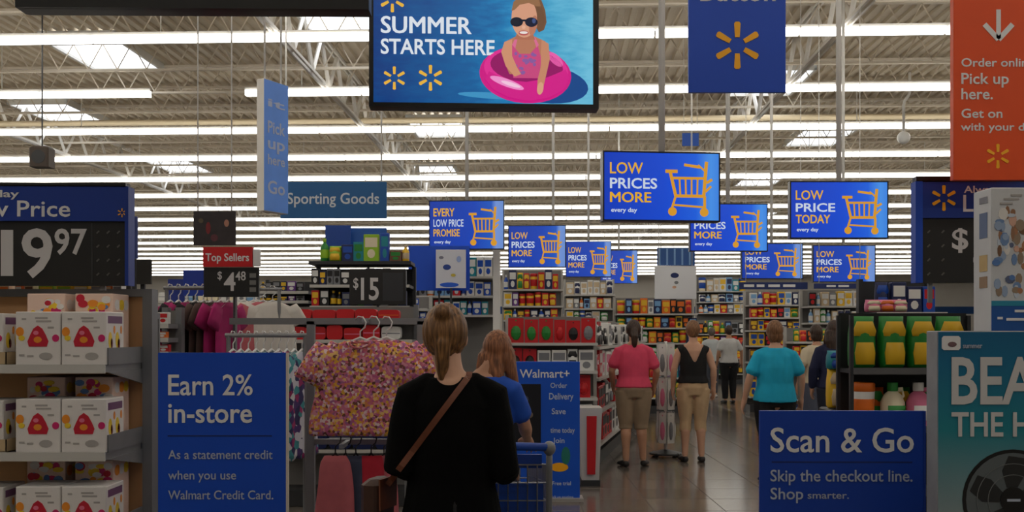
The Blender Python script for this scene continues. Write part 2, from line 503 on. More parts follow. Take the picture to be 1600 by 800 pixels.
def promo_tv(px0, py0, px1, py1, d, label, pole=0.0, rz=0.0, far=False, words=('LOW','PRICES','MORE'), side=0.05):
    t, w, h = hang(px0, py0, px1, py1, d, 'promo_screen', label, 'screen', rz, 'blue hanging promotion screens')
    MB().bbox(-w/2,0.004,0,w/2,side+0.03,h,0.006).build('casing', BLACK, t)
    b = 0.012
    mb = MB()
    mb.box(-w/2,-0.008,0,w/2,0.01,b); mb.box(-w/2,-0.008,h-b,w/2,0.01,h)
    mb.box(-w/2,-0.008,b,-w/2+b,0.01,h-b); mb.box(w/2-b,-0.008,b,w/2,0.01,h-b)
    mb.build('bezel', BLACK, t)
    scr = MB().box(-w/2+b,-0.002,b,w/2-b,0.006,h-b).build('screen', SCREEN2 if far else SCREEN, t)
    y = -0.0025
    text(scr, words[0], -w*0.44, h*0.68, h*0.16, S_YEL, -w*0.44+w*0.28, 0.03, y, 0.002)
    text(scr, words[1], -w*0.44, h*0.47, h*0.145, S_WHITE, -w*0.44+w*0.40, 0.03, y, 0.002)
    text(scr, words[2], -w*0.44, h*0.27, h*0.145, S_YEL, -w*0.44+w*0.35, 0.03, y, 0.002)
    text(scr, 'every day', -w*0.43, h*0.13, h*0.06, S_WHITE, -w*0.43+w*0.22, 0.02, y, 0.002)
    c = cart_drawing(w*0.40, h*0.80).build('cart_drawing', S_CART, scr, False, (w*0.03, y, h*0.08))
    hang_rods(t, w, h, (pole,), 0.028 if not far else 0.024, 0.04)
    return t
promo_tv(941,237,1127,346,8.5,'large blue cart screen right of centre, nearest in its line', 0.01, 0.10, side=0.09)
promo_tv(1234,283,1388,373,10.1,'blue cart screen hanging left of the right price board', 0.01, 0.0, words=('LOW','PRICE','TODAY'))
promo_tv(1077,318,1200,393,12.6,'blue cart screen half hidden below the large cart screen', 0.0, 0.03, words=('LOW','PRICES','MORE'))
promo_tv(670,313,788,390,13.1,'blue cart screen above the white post and white board', 0.0, -0.06, True, ('EVERY','LOW PRICE','PROMISE'))
promo_tv(794,352,884,418,16.8,'blue cart screen second in the left line of screens', 0.28, -0.06, True)
promo_tv(884,377,955,433,21.0,'blue cart screen third in the left line of screens', 0.0, -0.06, True)
promo_tv(938,391,996,443,26.0,'small blue cart screen farthest in the left line', 0.0, -0.06, True)
promo_tv(1158,380,1255,436,16.0,'blue cart screen above the woman in turquoise', 0.0, 0.03, True)
promo_tv(1270,383,1368,441,15.8,'blue cart screen directly under the right hand screen', 0.0, 0.0, True, ('LOW','PRICES','MORE'))
# header strip and footer panels next to the far screens
def small_board(px0, py0, px1, py1, d, m, label, cat='sign', name='hanging_board', txt=None, tm=None, rz=0.0, rods=True, th=0.02):
    t, w, h = hang(px0, py0, px1, py1, d, name, label, cat, rz)
    MB().bbox(-w/2,0,0,w/2,th,h,0.003).build('panel', m, t)
    if txt:
        n = len(txt)
        for i, s in enumerate(txt):
            c = h*0.62/n
            text(t, s, -w*0.4, h*(0.86-0.80*(i+1)/n)+c*0.2, c*0.7, tm or WHITE, maxw=w*0.8, bold=0.02, y=-0.0005)
    if rods == 'stand': MB().box(-0.012,th,-t.location.z,0.012,th+0.02,h*0.6).build('stand_post', DKGREY, t)
    elif rods: hang_rods(t, w, h, (-0.4, 0.4), 0.006, th*0.5)
    return t
t = small_board(1155,441,1262,452,15.9,NAVY,'narrow navy strip sign above the turquoise woman')
for a, b_ in ((-0.46,-0.30),(-0.26,-0.14),(-0.08,0.10),(0.15,0.34)): MB().box(a,-0.003,0.035,b_,0,0.075).build('white_dash', WHITE, t)
t = small_board(1272,443,1352,451,15.6,NAVY,'narrow navy strip sign under the right lower screen')
for a, b_ in ((-0.20,-0.06),(-0.02,0.14)): MB().box(a,-0.003,0.025,b_,0,0.055).build('white_dash', WHITE, t)
t = small_board(1023,416,1088,467,17.5,mat('white_board', (226,228,234), 0.5),'white square hanging board with a small blue dot', name='hanging_board')
w = 65/F*17.5; h = 51/F*17.5
MB().disc(-w*0.02,h*0.72,w*0.10,h*0.08,-0.003,0).build('dot', NAVY, t)
MB().disc(w*0.02,h*0.50,w*0.05,h*0.05,-0.003,0).build('mark', STEEL, t)
MB().disc(-w*0.03,h*0.36,w*0.05,h*0.04,-0.003,0).build('mark', mat('peach_print',(226,180,150)), t)
t = small_board(1027,387,1086,415,17.6,mat('faded_blue_panel',(36,84,150),0.5),'blue striped panel on top of the white square board')
for k in range(5):
    MB().box(-0.30+0.13*k,-0.003,0.01,-0.27+0.13*k,0,0.29).build('stripe', mat('pale_blue_print',(120,160,208)), t)
small_board(1066,208,1092,228,20.0,mat('bright_blue_sign',(16,84,190),0.5),'small bright blue sign high above the large cart screen')
# --- the big advert screen
S = 0.88
def em(name, rgb, k=S): return mat('ad_'+name, rgb, emit=k)
d = 5.6
t, w, h = hang(578,-34,936,169,d,'advert_screen','big summer advert screen with a child in a pink ring','screen',0.05)
MB().bbox(-w/2,0.004,0,w/2,0.10,h,0.008).build('casing', BLACK, t)
b = 0.024
mb = MB(); mb.box(-w/2,-0.012,0,w/2,0.01,b); mb.box(-w/2,-0.012,h-b,w/2,0.01,h)
mb.box(-w/2,-0.012,b,-w/2+b,0.01,h-b); mb.box(w/2-b*1.3,-0.012,b,w/2,0.01,h-b)
mb.build('bezel', BLACK, t)
scr = MB().box(-w/2+b,-0.003,b,w/2-b,0.006,h-b).build('screen',
     mat_ramp('ad_water', [(0,(0,58,128)),(0.45,(4,96,160)),(0.62,(20,128,186)),(0.8,(70,168,208)),(1,(112,196,226))], 'X', S, extra_noise=0.5), t)
kx = w/358.0; 
def ax(px): return (px-757.0)*kx
def az(py): return (169.0-py)*kx
y = -0.0035
SW = em('white',(226,232,240)); SY = em('yellow',(236,182,60))
text(scr,'SUMMER',ax(596),az(54),26*kx,SW,ax(737),0.03,y)
text(scr,'STARTS HERE',ax(596),az(86),23*kx,SW,ax(773),0.025,y)
for cx, cy, r in ((617,124,18),(673,123,20),(614,2,20)): spark_mb(r*kx, ax(cx), az(cy), y, y-0.002).build('spark_emblem', SY, scr)
def shape(name, pts, rgb, lay): 
    MB().prism([(ax(a),az(c)) for a, c in (pts if sum((q[0]-p_[0])*(q[1]+p_[1]) for p_, q in zip(pts, pts[1:]+pts[:1])) > 0 else pts[::-1])], y-0.0008*lay, y-0.0008*lay+0.0006).build(name, em(name+str(lay), rgb), scr)
def ell(cx, cy, rx, ry, n=28, rot=0.0, a0=0.0, a1=2*math.pi):
    out = []
    for i in range(n):
        a = a0 + (a1-a0)*i/(n if a1-a0 > 6.28 else n-1)
        px_, py_ = rx*math.cos(a), ry*math.sin(a)
        out.append((cx+px_*math.cos(rot)-py_*math.sin(rot), cy+px_*math.sin(rot)+py_*math.cos(rot)))
    return out
shape('ring_shadow', ell(850,130,70,30,28,0.12), (2,70,140), 1)
shape('splash', ell(775,150,60,5,20,0.05), (60,150,200), 1)
shape('swim_ring', ell(821,116,72,45,32,0.06), (212,18,134), 2)
shape('ring_rim', ell(822,108,66,35,32,0.08), (228,44,150), 3)
shape('swim_ring_back', ell(823,103,57,26,28,0.08), (150,8,100), 4)
shape('ring_gloss_side', ell(868,92,15,7,20,0.75), (240,96,176), 4)
shape('hair_back', [(803,10),(812,-6),(830,-10),(846,0),(852,16),(854,34),(850,46),(842,50),(836,40),(806,30)], (120,84,58), 5)
shape('body', [(792,64),(806,57),(836,57),(852,64),(858,80),(848,116),(796,116),(786,92)], (186,122,94), 6)
shape('swimsuit', [(800,70),(812,84),(828,84),(840,70),(846,92),(842,122),(802,122),(797,92)], (204,72,128), 7)
shape('strap', [(800,70),(806,58),(809,58),(805,76)], (222,110,150), 8)
shape('strap_right', [(838,74),(833,58),(836,58),(842,70)], (222,110,150), 8)
rr = random.Random(4)
for i in range(22):
    q = rr.choice([(240,214,226),(140,92,160),(244,170,196),(120,70,140),(250,220,170),(230,120,160),(170,190,220)])
    shape('swimsuit_flower', ell(rr.uniform(802,840),rr.uniform(82,116),rr.uniform(2,4),rr.uniform(2,3),9), q, 9)
shape('ring_front', [(758,124),(764,112),(780,120),(800,126),(822,128),(846,124),(866,116),(884,108),(890,122),(880,140),(858,152),(826,158),(794,152),(770,140)], (216,22,138), 10)
shape('ring_gloss', ell(792,130,28,6,20,0.34), (246,150,210), 11)
shape('ring_gloss_core', ell(798,132,16,3,16,0.30), (252,206,232), 12)
shape('arm', [(788,66),(800,62),(800,88),(808,106),(814,116),(804,120),(790,104),(783,82)], (212,148,114), 11)
shape('arm_right', [(846,62),(857,68),(859,92),(853,118),(848,140),(843,146),(839,140),(840,124),(845,104),(845,84)], (202,138,106), 11)
shape('hand', ell(844,138,5,10,14,0.15), (222,164,132), 12)
shape('neck', [(809,48),(831,48),(836,62),(804,62)], (178,112,86), 11)
shape('face', ell(819,28,20,31,28), (218,158,128), 12)
shape('cheek_shadow', ell(833,40,6,16,16,0.2), (188,124,98), 13)
shape('hair_fringe', [(799,18),(802,4),(812,-6),(828,-8),(842,0),(846,14),(838,10),(826,5),(812,8),(804,16)], (150,108,74), 14)
shape('hair_side', [(838,10),(846,10),(852,30),(848,46),(841,48),(839,30)], (112,78,54), 14)
shape('sunglass_lens', ell(807,35,10,7.5,16), (12,20,40), 15)
shape('sunglass_lens_right', ell(830,35,10,7.5,16), (12,20,48), 15)
shape('sunglass_bridge', [(812,31),(824,31),(824,34),(812,34)], (14,22,44), 15)
shape('sunglass_glint', ell(834,33,3,4,12), (60,80,130), 16)
shape('nose', ell(818,43,3,3,10), (232,178,150), 15)
shape('lips', ell(818,52,8,4,16), (186,84,84), 15)
shape('smile', ell(818,51.5,6.5,2,16), (240,232,226), 16)
hang_rods(t, w, h, (-0.2, 0.2), 0.03, 0.05)
# --- screen whose lower edge shows at the top left
d = 3.9
t, w, h = hang(28,-290,576,14,d,'hanging_monitor','wide black monitor edge across the top left corner','screen',0.02)
MB().bbox(-w/2,0.004,0,w/2,0.09,h,0.01).build('casing', BLACK, t)
mb = MB(); b = 0.09
mb.box(-w/2,-0.01,0,w/2,0.01,b); mb.box(-w/2,-0.01,h-b,w/2,0.01,h); mb.box(-w/2,-0.01,b,-w/2+b,0.01,h-b); mb.box(w/2-b,-0.01,b,w/2,0.01,h-b)
mb.build('bezel', BLACK, t)
MB().box(-w/2+b,-0.003,b,w/2-b,0.004,h-b).build('screen', SCREEN, t)
hang_rods(t, w, h, (-0.2,0.2), 0.03, 0.05)
# --- blue spark banner
d = 6.2
t, w, h = hang(1076,-90,1228,144,d,'hanging_banner','blue hanging banner with a single yellow spark emblem','sign',0.0)
MB().bbox(-w/2,0,0,w/2,0.03,h,0.004).build('panel', mat('banner_blue',(0,72,196),0.45,var=0.03,vscale=2), t)
k = w/152.0
spark_mb(37*k, 0, (144-71)*k, -0.0005, -0.004, 1.0).build('spark_emblem', YEL, t)
text(t,'Button',-58*k,(144-1)*k,34*k,WHITE,60*k,0.03,-0.0005)
hang_rods(t, w, h, (-0.36,0.36), 0.012, 0.015)
# --- orange pickup sign
d = 5.9
t, w, h = hang(1490,-130,1632,281,d,'pickup_sign','tall orange hanging sign with a white down arrow','sign',0.0)
MB().bbox(-w/2,0,0,w/2,0.05,h,0.004).build('panel', ORANGE, t)
k = F/d
def ox(px): return (px-1561)/k
def oz(py): return (281-py)/k
mb = MB()
mb.barxz(ox(1560),oz(15),ox(1560),oz(60),7/k,-0.003,0); mb.barxz(ox(1560),oz(62),ox(1538),oz(38),8/k,-0.003,0); mb.barxz(ox(1560),oz(62),ox(1582),oz(38),8/k,-0.003,0)
mb.build('down_arrow', WHITE, t)
for s, px, py, c, x1 in (('Order online',1502,104,13,1616),('Pick up',1502,131,17,1576),('here.',1502,155,17,1551),('Get on',1502,184,14,1566),('with your day',1501,204,12,1620)):
    text(t, s, ox(px), oz(py), c/k, WHITE, ox(x1), 0.012, -0.0005)
spark_mb(19/k, ox(1559), oz(244), -0.0005, -0.003).build('spark_emblem', YEL, t)
hang_rods(t, w, h, (-0.4,0.4), 0.01, 0.025)
# --- blade sign seen almost edge on
d0, d1 = 10.0, 10.32
xa, xb = PX(412,d0), PX(450,d1)
ang = math.atan2(d1-d0, xb-xa); L = math.hypot(xb-xa, d1-d0)
t = thing('blade_sign','narrow blue blade sign seen almost edge on','sign',(xa, d0, PZ(329,d0)), ang)
hh = (329-122)/F*d0
BLADE = mat('blade_face',(98,154,250),0.5,var=0.05,vscale=4)
MB().bbox(0,0.0,0,L,0.09,hh,0.004).build('body', mat('blade_edge',(244,240,234),0.5), t)
MB().box(0.004,-0.004,0.004,L-0.002,0.0,hh-0.004).build('face', BLADE, t)
tm = mat('blade_lettering',(176,190,226),0.5)
for i, (s, fz, c) in enumerate((('it',0.80,0.08),('Pick',0.60,0.12),('up',0.48,0.12),('here',0.36,0.10),('Go',0.14,0.13))):
    text(t, s, L*0.15, hh*fz, hh*c*0.75, tm, L*0.85, 0.02, -0.0045)
hang_rods(t, 1, hh, (0.06,L-0.06), 0.01, 0.04)
# --- department sign
d = 14.0
t, w, h = hang(438,284,604,341,d,'department_sign','dark blue sign reading Sporting Goods','sign',0.0)
MB().bbox(-w/2,0,0,w/2,0.04,h,0.004).build('panel', TEALBLUE, t)
text(t,'Sporting Goods',-w*0.435,h*0.40,h*0.30,mat('grey_lettering',(196,202,210)),w*0.43,0.012,-0.0005)
hang_rods(t, w, h, (-0.45,0.45), 0.012, 0.02)
# --- left endcap price board
d = 4.7
K = F/d
x0 = PX(-110,d)
t = thing('price_board','black price board reading 19.97 under a blue header','price sign',(x0, d, PZ(446,d)), 0.03)
W = 305/K; hh = 162/K
def lx(px): return (px+110)/K
def lz(py): return (446-py)/K
MB().bbox(0,0,0,W,0.05,hh,0.004).build('board', BOARD, t)
MB().box(0.0,-0.012,lz(345),W-0.004,0.0,lz(291)).build('header', WBLUE2, t)
MB().box(0,-0.016,lz(290),W,0.0,lz(285)).build('header_rail', BLACK, t)
MB().box(W-0.004,-0.016,0,W+0.012,0.07,hh-0.02).build('side_frame', WBLUE2, t)
text(t,'Everyday',lx(-70),lz(308),11/K,WHITE,lx(30),0.015,-0.0125)
text(t,'Low Price',lx(-58),lz(338),25/K,WHITE,lx(109),0.025,-0.0125)
PW = mat('price_digit_white',(206,204,206),0.5)
text(t,'$',lx(-66),lz(392),36/K,PW,lx(-40),0.01,-0.0005)
text(t,'1',lx(0),lz(431),74/K,PW,lx(19),0.0,-0.0005)
text(t,'9',lx(32),lz(431),74/K,PW,lx(80),0.03,-0.0005)
text(t,'97',lx(83),lz(396),39/K,PW,lx(133),0.02,-0.0005)
MB().box(lx(140),-0.002,lz(442),lx(142),0,lz(348)).build('divider', DKGREY, t)
dm = mat('board_dot',(96,94,90),0.5)
for r_ in range(4):
    for c_ in range(3):
        MB().barxz(lx(148+16*c_),lz(364+22*r_),lx(152+16*c_),lz(360+22*r_),2.2/K,-0.002,0).build('peg_mark', dm, t)
spark_mb(7/K, lx(189), lz(332), -0.0125, -0.015).build('spark_emblem', YEL, t)
for xx in (0.12, W-0.12): MB().box(xx-0.012,0.02,-0.022,xx+0.012,0.04,0.02).build('bracket', STEEL, t)
# --- right price board
d = 6.2
K = F/d
t = thing('price_board','black price board with spark header beneath the orange sign','price sign',(PX(1430,d), d, PZ(442,d)), -0.02)
W = 250/K; hh = 166/K
def lx(px): return (px-1430)/K
def lz(py): return (442-py)/K
MB().bbox(0,0,0,W,0.05,hh,0.004).build('board', BOARD, t)
MB().box(lx(1440),-0.012,lz(341),W,0,lz(285)).build('header', WBLUE2, t)
MB().box(0,-0.018,lz(283),W,0,lz(276)).build('header_rail', BLACK, t)
MB().box(-0.004,-0.018,0,lx(1440),0.06,lz(284)).build('side_frame', WBLUE, t)
spark_mb(20/K, lx(1473), lz(310), -0.0125, -0.016).build('spark_emblem', YEL, t)
text(t,'Always',lx(1504),lz(302),11/K,WHITE,lx(1560),0.02,-0.0125)
text(t,'Low Price',lx(1503),lz(331),26/K,WHITE,lx(1650),0.03,-0.0125)
text(t,'$',lx(1487),lz(389),32/K,PW,lx(1512),0.02,-0.0005)
text(t,'4',lx(1520),lz(432),74/K,PW,lx(1562),0.03,-0.0005)
for r_ in range(4):
    for c_ in range(2):
        MB().barxz(lx(1449+22*c_),lz(364+22*r_),lx(1453+22*c_),lz(360+22*r_),2.2/K,-0.002,0).build('peg_mark', dm, t)
for xx in (0.10, W-0.10): MB().box(xx-0.012,0.02,-0.12,xx+0.012,0.04,0.02).build('bracket', STEEL, t)
# --- floor standing signs
def standee(px0, px1, pytop, d, hgt, label, m, rz=0.0, edge=CREAM):
    x = PX((px0+px1)/2, d); w = (px1-px0)/F*d; zt = PZ(pytop, d); zb = zt - hgt
    t = thing('floor_sign', label, 'sign', (x, d, 0), rz)
    MB().box(-w/2,0,zb,w/2,0.018,zt).build('panel', m, t)
    MB().box(w/2,-0.002,zb,w/2+0.008,0.020,zt).build('edge_trim', edge, t)
    MB().box(-0.03,0.02,0.02,0.03,0.05,zt-0.06).build('post', STEEL, t)
    MB().lathe([(0.0,0),(0.20,0),(0.20,0.012),(0.04,0.03)], 20, 0, 0.035).build('base', STEEL, t)
    return t, w, zt, zb
d = 4.2
t, w, zt, zb = standee(247,447,551,d,0.86,'blue floor sign reading Earn 2% in-store', mat('earn_blue',(0,72,192),0.45))
K = F/d
def lx(px): return (px-347)/K
def lz(py): return zt-(py-551)/K
text(t,'Earn 2%',lx(263),lz(617),32/K,WHITE,lx(395),0.015,-0.0005)
text(t,'in-store',lx(263),lz(660),31/K,WHITE,lx(394),0.015,-0.0005)
MB().box(lx(262),-0.001,lz(682),lx(425),0,lz(680)).build('rule', NAVY, t)
SM = mat('small_lettering',(176,186,206))
for s, py, x1 in (('As a statement credit',717,426),('when you use',749,369),('Walmart Credit Card.',780,427)):
    text(t, s, lx(263), lz(py), 14/K, SM, lx(x1), 0.004, -0.0005)
d = 3.5
t, w, zt, zb = standee(1188,1442,642,d,0.86,'blue floor sign reading Scan and Go', mat('scan_blue',(0,60,168),0.45), -0.012, WBLUE2)
K = F/d
def lx(px): return (px-1315)/K
def lz(py): return zt-(py-642)/K
text(t,'Scan & Go',lx(1204),lz(706),38/K,WHITE,lx(1427),0.02,-0.0005)
MB().box(lx(1206),-0.001,lz(723),lx(1425),0,lz(721)).build('rule', NAVY, t)
text(t,'Skip the checkout line.',lx(1204),lz(752),18/K,SM,lx(1425),0.008,-0.0005)
text(t,'Shop',lx(1204),lz(780),18/K,SM,lx(1255),0.008,-0.0005)
text(t,'smarter.',lx(1262),lz(779),11/K,SM,lx(1326),0.004,-0.0005)
# aisle standee behind the cart
d = 9.3
x = PX(853,d); w = 106/F*d; K = F/d
t = thing('aisle_standee','tall blue printed standee behind the shopping cart','sign',(x,d,0),0.0)
zt = PZ(565,d)
def lx(px): return (px-853)/K
def lz(py): return zt-(py-565)/K
MB().bbox(-w/2,0,0.02,w/2,0.05,zt,0.004).build('panel', mat('standee_blue',(4,84,206),0.45,var=0.05,vscale=2), t)
MB().box(-w/2-0.03,-0.06,0,w/2+0.03,0.16,0.03).build('base', mat('standee_base',(160,158,156),0.5), t)
MB().box(lx(803),-0.006,lz(694),lx(845),0,lz(600)).build('photo_panel', mat('black_photo',(16,18,26),0.4), t)
for q, (a, c, r, g_) in enumerate(((820,624,6,(70,80,110)),(828,648,5,(110,96,86)),(818,672,6,(52,70,120)))):
    MB().disc(lx(a),lz(c),r/K,r/K,-0.010,-0.006,12).build('photo_detail', mat('photo_detail_%d' % q, g_), t)
text(t,'Walmart+',lx(812),lz(590),13/K,WHITE,lx(890),0.02,-0.0005)
for s, py, px, x1, c in (('Order',606,860,886,8),('Delivery',624,858,896,10),('Save',647,862,884,9),('time today',676,860,898,8),('Join',692,864,882,8),('Free trial',758,863,892,6),('pick up anytime',779,860,896,5)):
    text(t, s, lx(px), lz(py), c/K, mat('standee_lettering',(190,204,226)), lx(x1), 0.01, -0.0005)
MB().disc(lx(874),lz(730),14/K,7/K,-0.004,0,16,0.0).build('banana_print', YEL, t)
MB().disc(lx(884),lz(712),7/K,14/K,-0.004,0,16).build('leaf_print', mat('teal_print',(30,120,110)), t)
# ================================================================== DISPLAYS AND GOODS
ORD = ['first','second','third','fourth','fifth','sixth','seventh','eighth','ninth','tenth','eleventh','twelfth','thirteenth','fourteenth','fifteenth','sixteenth','seventeenth','eighteenth','nineteenth','twentieth']
ORD += ['twenty-'+o for o in ORD[:9]] + ['thirtieth'] + ['thirty-'+o for o in ORD[:9]] + ['fortieth']
COL = {'red':(200,26,34),'white':(224,224,222),'blue':(22,76,176),'navy':(20,34,84),'yellow':(236,190,40),'orange':(228,112,30),
       'green':(36,134,52),'black':(24,24,28),'grey':(128,130,136),'beige':(206,184,150),'pink':(222,120,156),'teal':(24,136,150),
       'brown':(112,72,48),'light blue':(120,168,214),'purple':(106,58,138),'cream':(232,220,190),'magenta':(176,24,108),'lime':(150,196,40)}
def cm(c): return mat('pack_' + c.replace(' ','_'), COL[c], 0.45)
_pm = {}
def product_mesh(shape, c1, c2):
    """unit size pack: x -.5..5, y 0..1 (depth), z 0..1"""
    key = (shape, c1, c2)
    if key in _pm: return _pm[key]
    mb = MB()
    if shape == 'carton':
        mb.bbox(-0.5,0,0,0.5,1,1,0.03); mb.cur = 1
        mb.box(-0.40,-0.02,0.52,0.40,0.0,0.88); mb.disc(0,0.28,0.26,0.17,-0.02,0,10)
    elif shape == 'bottle':
        mb.lathe([(0.42,0),(0.48,0.04),(0.48,0.58),(0.40,0.68),(0.20,0.78),(0.16,0.84)],12,0,0.5); mb.cur = 1
        mb.lathe([(0.19,0.84),(0.20,0.86),(0.20,1.0),(0.16,1.0)],12,0,0.5); mb.lathe([(0.492,0.14),(0.496,0.15),(0.496,0.50),(0.492,0.51)],12,0,0.5)
    elif shape == 'bag':
        rings = [(0.44,0.10,0.0),(0.49,0.40,0.06),(0.50,0.46,0.35),(0.49,0.42,0.66),(0.47,0.22,0.90),(0.48,0.05,1.0)]
        v = []; f = []; n = 12
        for a, b_, z in rings:
            for k in range(n):
                th = 2*math.pi*k/n; cx, sy = math.cos(th), math.sin(th)
                v.append((a*math.copysign(abs(cx)**0.55,cx), 0.5+b_*math.copysign(abs(sy)**0.8,sy), z))
        for i in range(len(rings)-1):
            for k in range(n):
                p_, q_ = i*n+k, i*n+(k+1)%n; f.append((p_,q_,q_+n,p_+n))
        f.append(tuple(range(n-1,-1,-1))); f.append(tuple(range((len(rings)-1)*n,len(rings)*n)))
        mb.add(v,f); mb.cur = 1
        mb.prism([(-0.40,0.62),(0.40,0.62),(0.44,0.72),(0.30,0.90),(-0.30,0.90),(-0.44,0.72)],0.10,0.16)
        mb.prism([(-0.34,0.08),(0.34,0.08),(0.38,0.30),(0.30,0.50),(-0.32,0.50),(-0.38,0.30)],0.02,0.14)
    elif shape == 'tub':
        mb.lathe([(0.40,0),(0.44,0.03),(0.49,0.80)],14,0,0.5); mb.cur = 1
        mb.lathe([(0.50,0.80),(0.50,0.97),(0.46,1.0)],14,0,0.5); mb.lathe([(0.445,0.2),(0.462,0.21),(0.485,0.62),(0.478,0.63)],14,0,0.5)
    elif shape == 'jug':
        mb.lathe([(0.44,0),(0.48,0.05),(0.48,0.55),(0.34,0.72),(0.18,0.80)],12,0,0.5); mb.tube([(0.30,0.5,0.60),(0.46,0.5,0.70),(0.40,0.5,0.84),(0.12,0.5,0.82)],0.06,6); mb.cur = 1
        mb.lathe([(0.20,0.80),(0.22,0.82),(0.22,1.0),(0.18,1.0)],12,0,0.5); mb.box(-0.34,-0.0,0.14,0.34,0.06,0.48)
    elif shape == 'card':      # hanging card with a bubble
        mb.box(-0.5,0.4,0,0.5,0.5,1); mb.cur = 1
        mb.blob((0,0.4,0.40),(0.34,0.38,0.30),10,6); mb.disc(0,0.9,0.06,0.03,0.38,0.4,8)
    elif shape == 'folded':    # folded garment
        n = 10
        pr = [(0.5*math.copysign(abs(math.cos(a))**0.35,math.cos(a)), 0.5+0.5*math.copysign(abs(math.sin(a))**0.5,math.sin(a))) for a in [2*math.pi*i/16 for i in range(16)]]
        mb.prism(pr,0,1); mb.cur = 1; mb.box(-0.46,-0.01,0.42,0.46,0.0,0.50)
    me = mb.mesh(shape, [cm(c1), cm(c2)], shape in ('bottle','tub','jug','bag'))
    _pm[key] = me
    return me
SHNAME = {'carton':'carton','bottle':'bottle','bag':'bag','tub':'tub','jug':'jug','card':'carded pack','folded':'folded shirt'}
OBN = {'carton':'carton','bottle':'bottle','bag':'bag','tub':'tub','jug':'jug','card':'carded_pack','folded':'folded_shirt'}
def product(shape, c1, c2, loc, w, dp, h, label, rz=0.0, group=None):
    o = bpy.data.objects.new(OBN[shape], product_mesh(shape, c1, c2)); C.objects.link(o)
    o.location = (loc[0], loc[1], loc[2]+0.002); o.rotation_euler = (0,0,rz); o.scale = (w, dp, h)
    return tag(o, label, SHNAME[shape].split()[-1], group)

def gondola(loc, rz, w, top, depth, shelves, label, goods, where, item_w, seed, frame=STEEL, back=None, itemgroup=None, colours=None, header=None, gap=0.015, lowest=0):
    """shelf unit with its front at local y = 0 facing -y; shelves = list of heights; goods = list of (shape, c1, c2)"""
    rr = random.Random(seed)
    t = thing('gondola_shelf', label, 'shelf', loc, rz)
    MB().box(-w/2,depth-0.03,0.1,w/2,depth,top).build('back_panel', back or mat('grey_back_panel',(120,118,116),0.6), t)  # default back panel is one even grey of its own
    for x in (-w/2-0.02, w/2-0.02): MB().box(x,depth-0.05,0,x+0.04,depth+0.02,top+0.02).build('upright', frame, t)
    MB().box(-w/2,0.02,0,w/2,depth,0.14).build('base', DKGREY, t)
    if header: 
        MB().box(-w/2,depth-0.10,top,w/2,depth-0.06,top+header[1]).build('header', header[0], t)
    ca, sa = math.cos(rz), math.sin(rz)
    zs = sorted(shelves, reverse=True)
    for k, z in enumerate(zs):
        MB().box(-w/2,0,z-0.03,w/2,depth-0.03,z).build('shelf', frame, t)
        MB().box(-w/2,-0.010,z-0.028,w/2,0,z+0.002).build('price_rail', mat('price_rail',(196,194,190),0.5), t)
        hmax = (top if k == 0 else zs[k-1]-0.03) - z - gap
        x = -w/2 + 0.01; i = 0
        while True:
            shape, c1, c2 = rr.choice(goods if not isinstance(goods, dict) else goods[k % len(goods)])
            iw = item_w * rr.uniform(0.8, 1.25)
            if shape in ('bottle','jug'): iw *= 0.75
            if x + iw > w/2 - 0.005: break
            ih = min(hmax*rr.uniform(0.80,1.0), iw*(3.0 if shape in ('bottle','jug') else 1.0 if shape == 'folded' else 2.6))
            dp = min(depth*0.7, iw*(1.0 if shape in ('bottle','tub','jug') else 0.7))
            lx_, ly_ = x+iw/2, 0.02 + rr.uniform(0,0.03)
            p_ = (loc[0]+lx_*ca-ly_*sa, loc[1]+lx_*sa+ly_*ca, loc[2]+z)
            sh = 'top' if k == 0 else ('bottom' if k == len(zs)-1 and len(zs) > 2 else ORD[k])
            product(shape, c1, c2, p_, iw*0.96, dp, ih,
                    '%s %s with %s, %s from left, %s shelf, %s' % (c1, SHNAME[shape], c2, ORD[min(i,39)], sh, where), rz, itemgroup or ('goods, ' + where))
            x += iw + 0.004; i += 1
    return t

# ---- left endcap with white fruit snack cartons
d = 4.4; D2 = 4.85
xr = PX(165,d); xl = PX(-150,d)
t = thing('endcap_shelf','grey metal endcap with tan back panel at left edge','shelf',(0,0,0))
MB().box(xl,D2,0.1,PX(226,D2),D2+0.02,PZ(460,D2)).build('back_panel', TAN, t)
MB().box(PX(226,D2),D2-0.03,0,PX(241,D2),D2+0.05,PZ(452,D2)).build('upright', STEEL, t)
MB().box(xl-0.03,D2-0.03,0,xl+0.02,D2+0.05,PZ(452,D2)).build('upright', STEEL, t)
MB().box(xl,D2-0.03,PZ(464,D2),PX(226,D2),D2+0.05,PZ(452,D2)).build('top_rail', STEEL, t)
levels = [PZ(571,d), PZ(708,d), PZ(845,d), 0.27]
for z in levels:
    MB().box(xl,d,z-0.03,xr,D2,z).build('shelf', STEEL, t)
    MB().box(xl,d-0.012,z-0.034,xr,d,z+0.004).build('price_rail', mat('price_rail',(196,194,190),0.5), t)
    MB().box(xr-0.004,d+0.02,z,xr+0.006,D2-0.02,z+0.075).build('side_lip', STEEL, t)
    MB().prism([(0,-0.03),(0.42,-0.10),(0.42,-0.03)],0,0.012).build('bracket', STEEL, t).matrix_local = Matrix.Translation((xr+0.006,d+0.02,z)) @ Matrix.Rotation(math.pi/2,4,'Z')
MB().box(xl,d,0,xr,D2,0.12).build('base', DKGREY, t)
WCARD = mat('white_carton',(226,222,220),0.5,var=0.03,vscale=10)
P_RED = mat('carton_red',(196,24,52),0.5); P_MAG = mat('carton_magenta',(206,34,108),0.5); P_OR = mat('carton_orange',(238,146,40),0.5)
P_YE = mat('carton_yellow',(238,204,50),0.5); P_GR = mat('carton_grey',(170,166,164),0.5); P_PK = mat('carton_pink',(232,120,150),0.5)
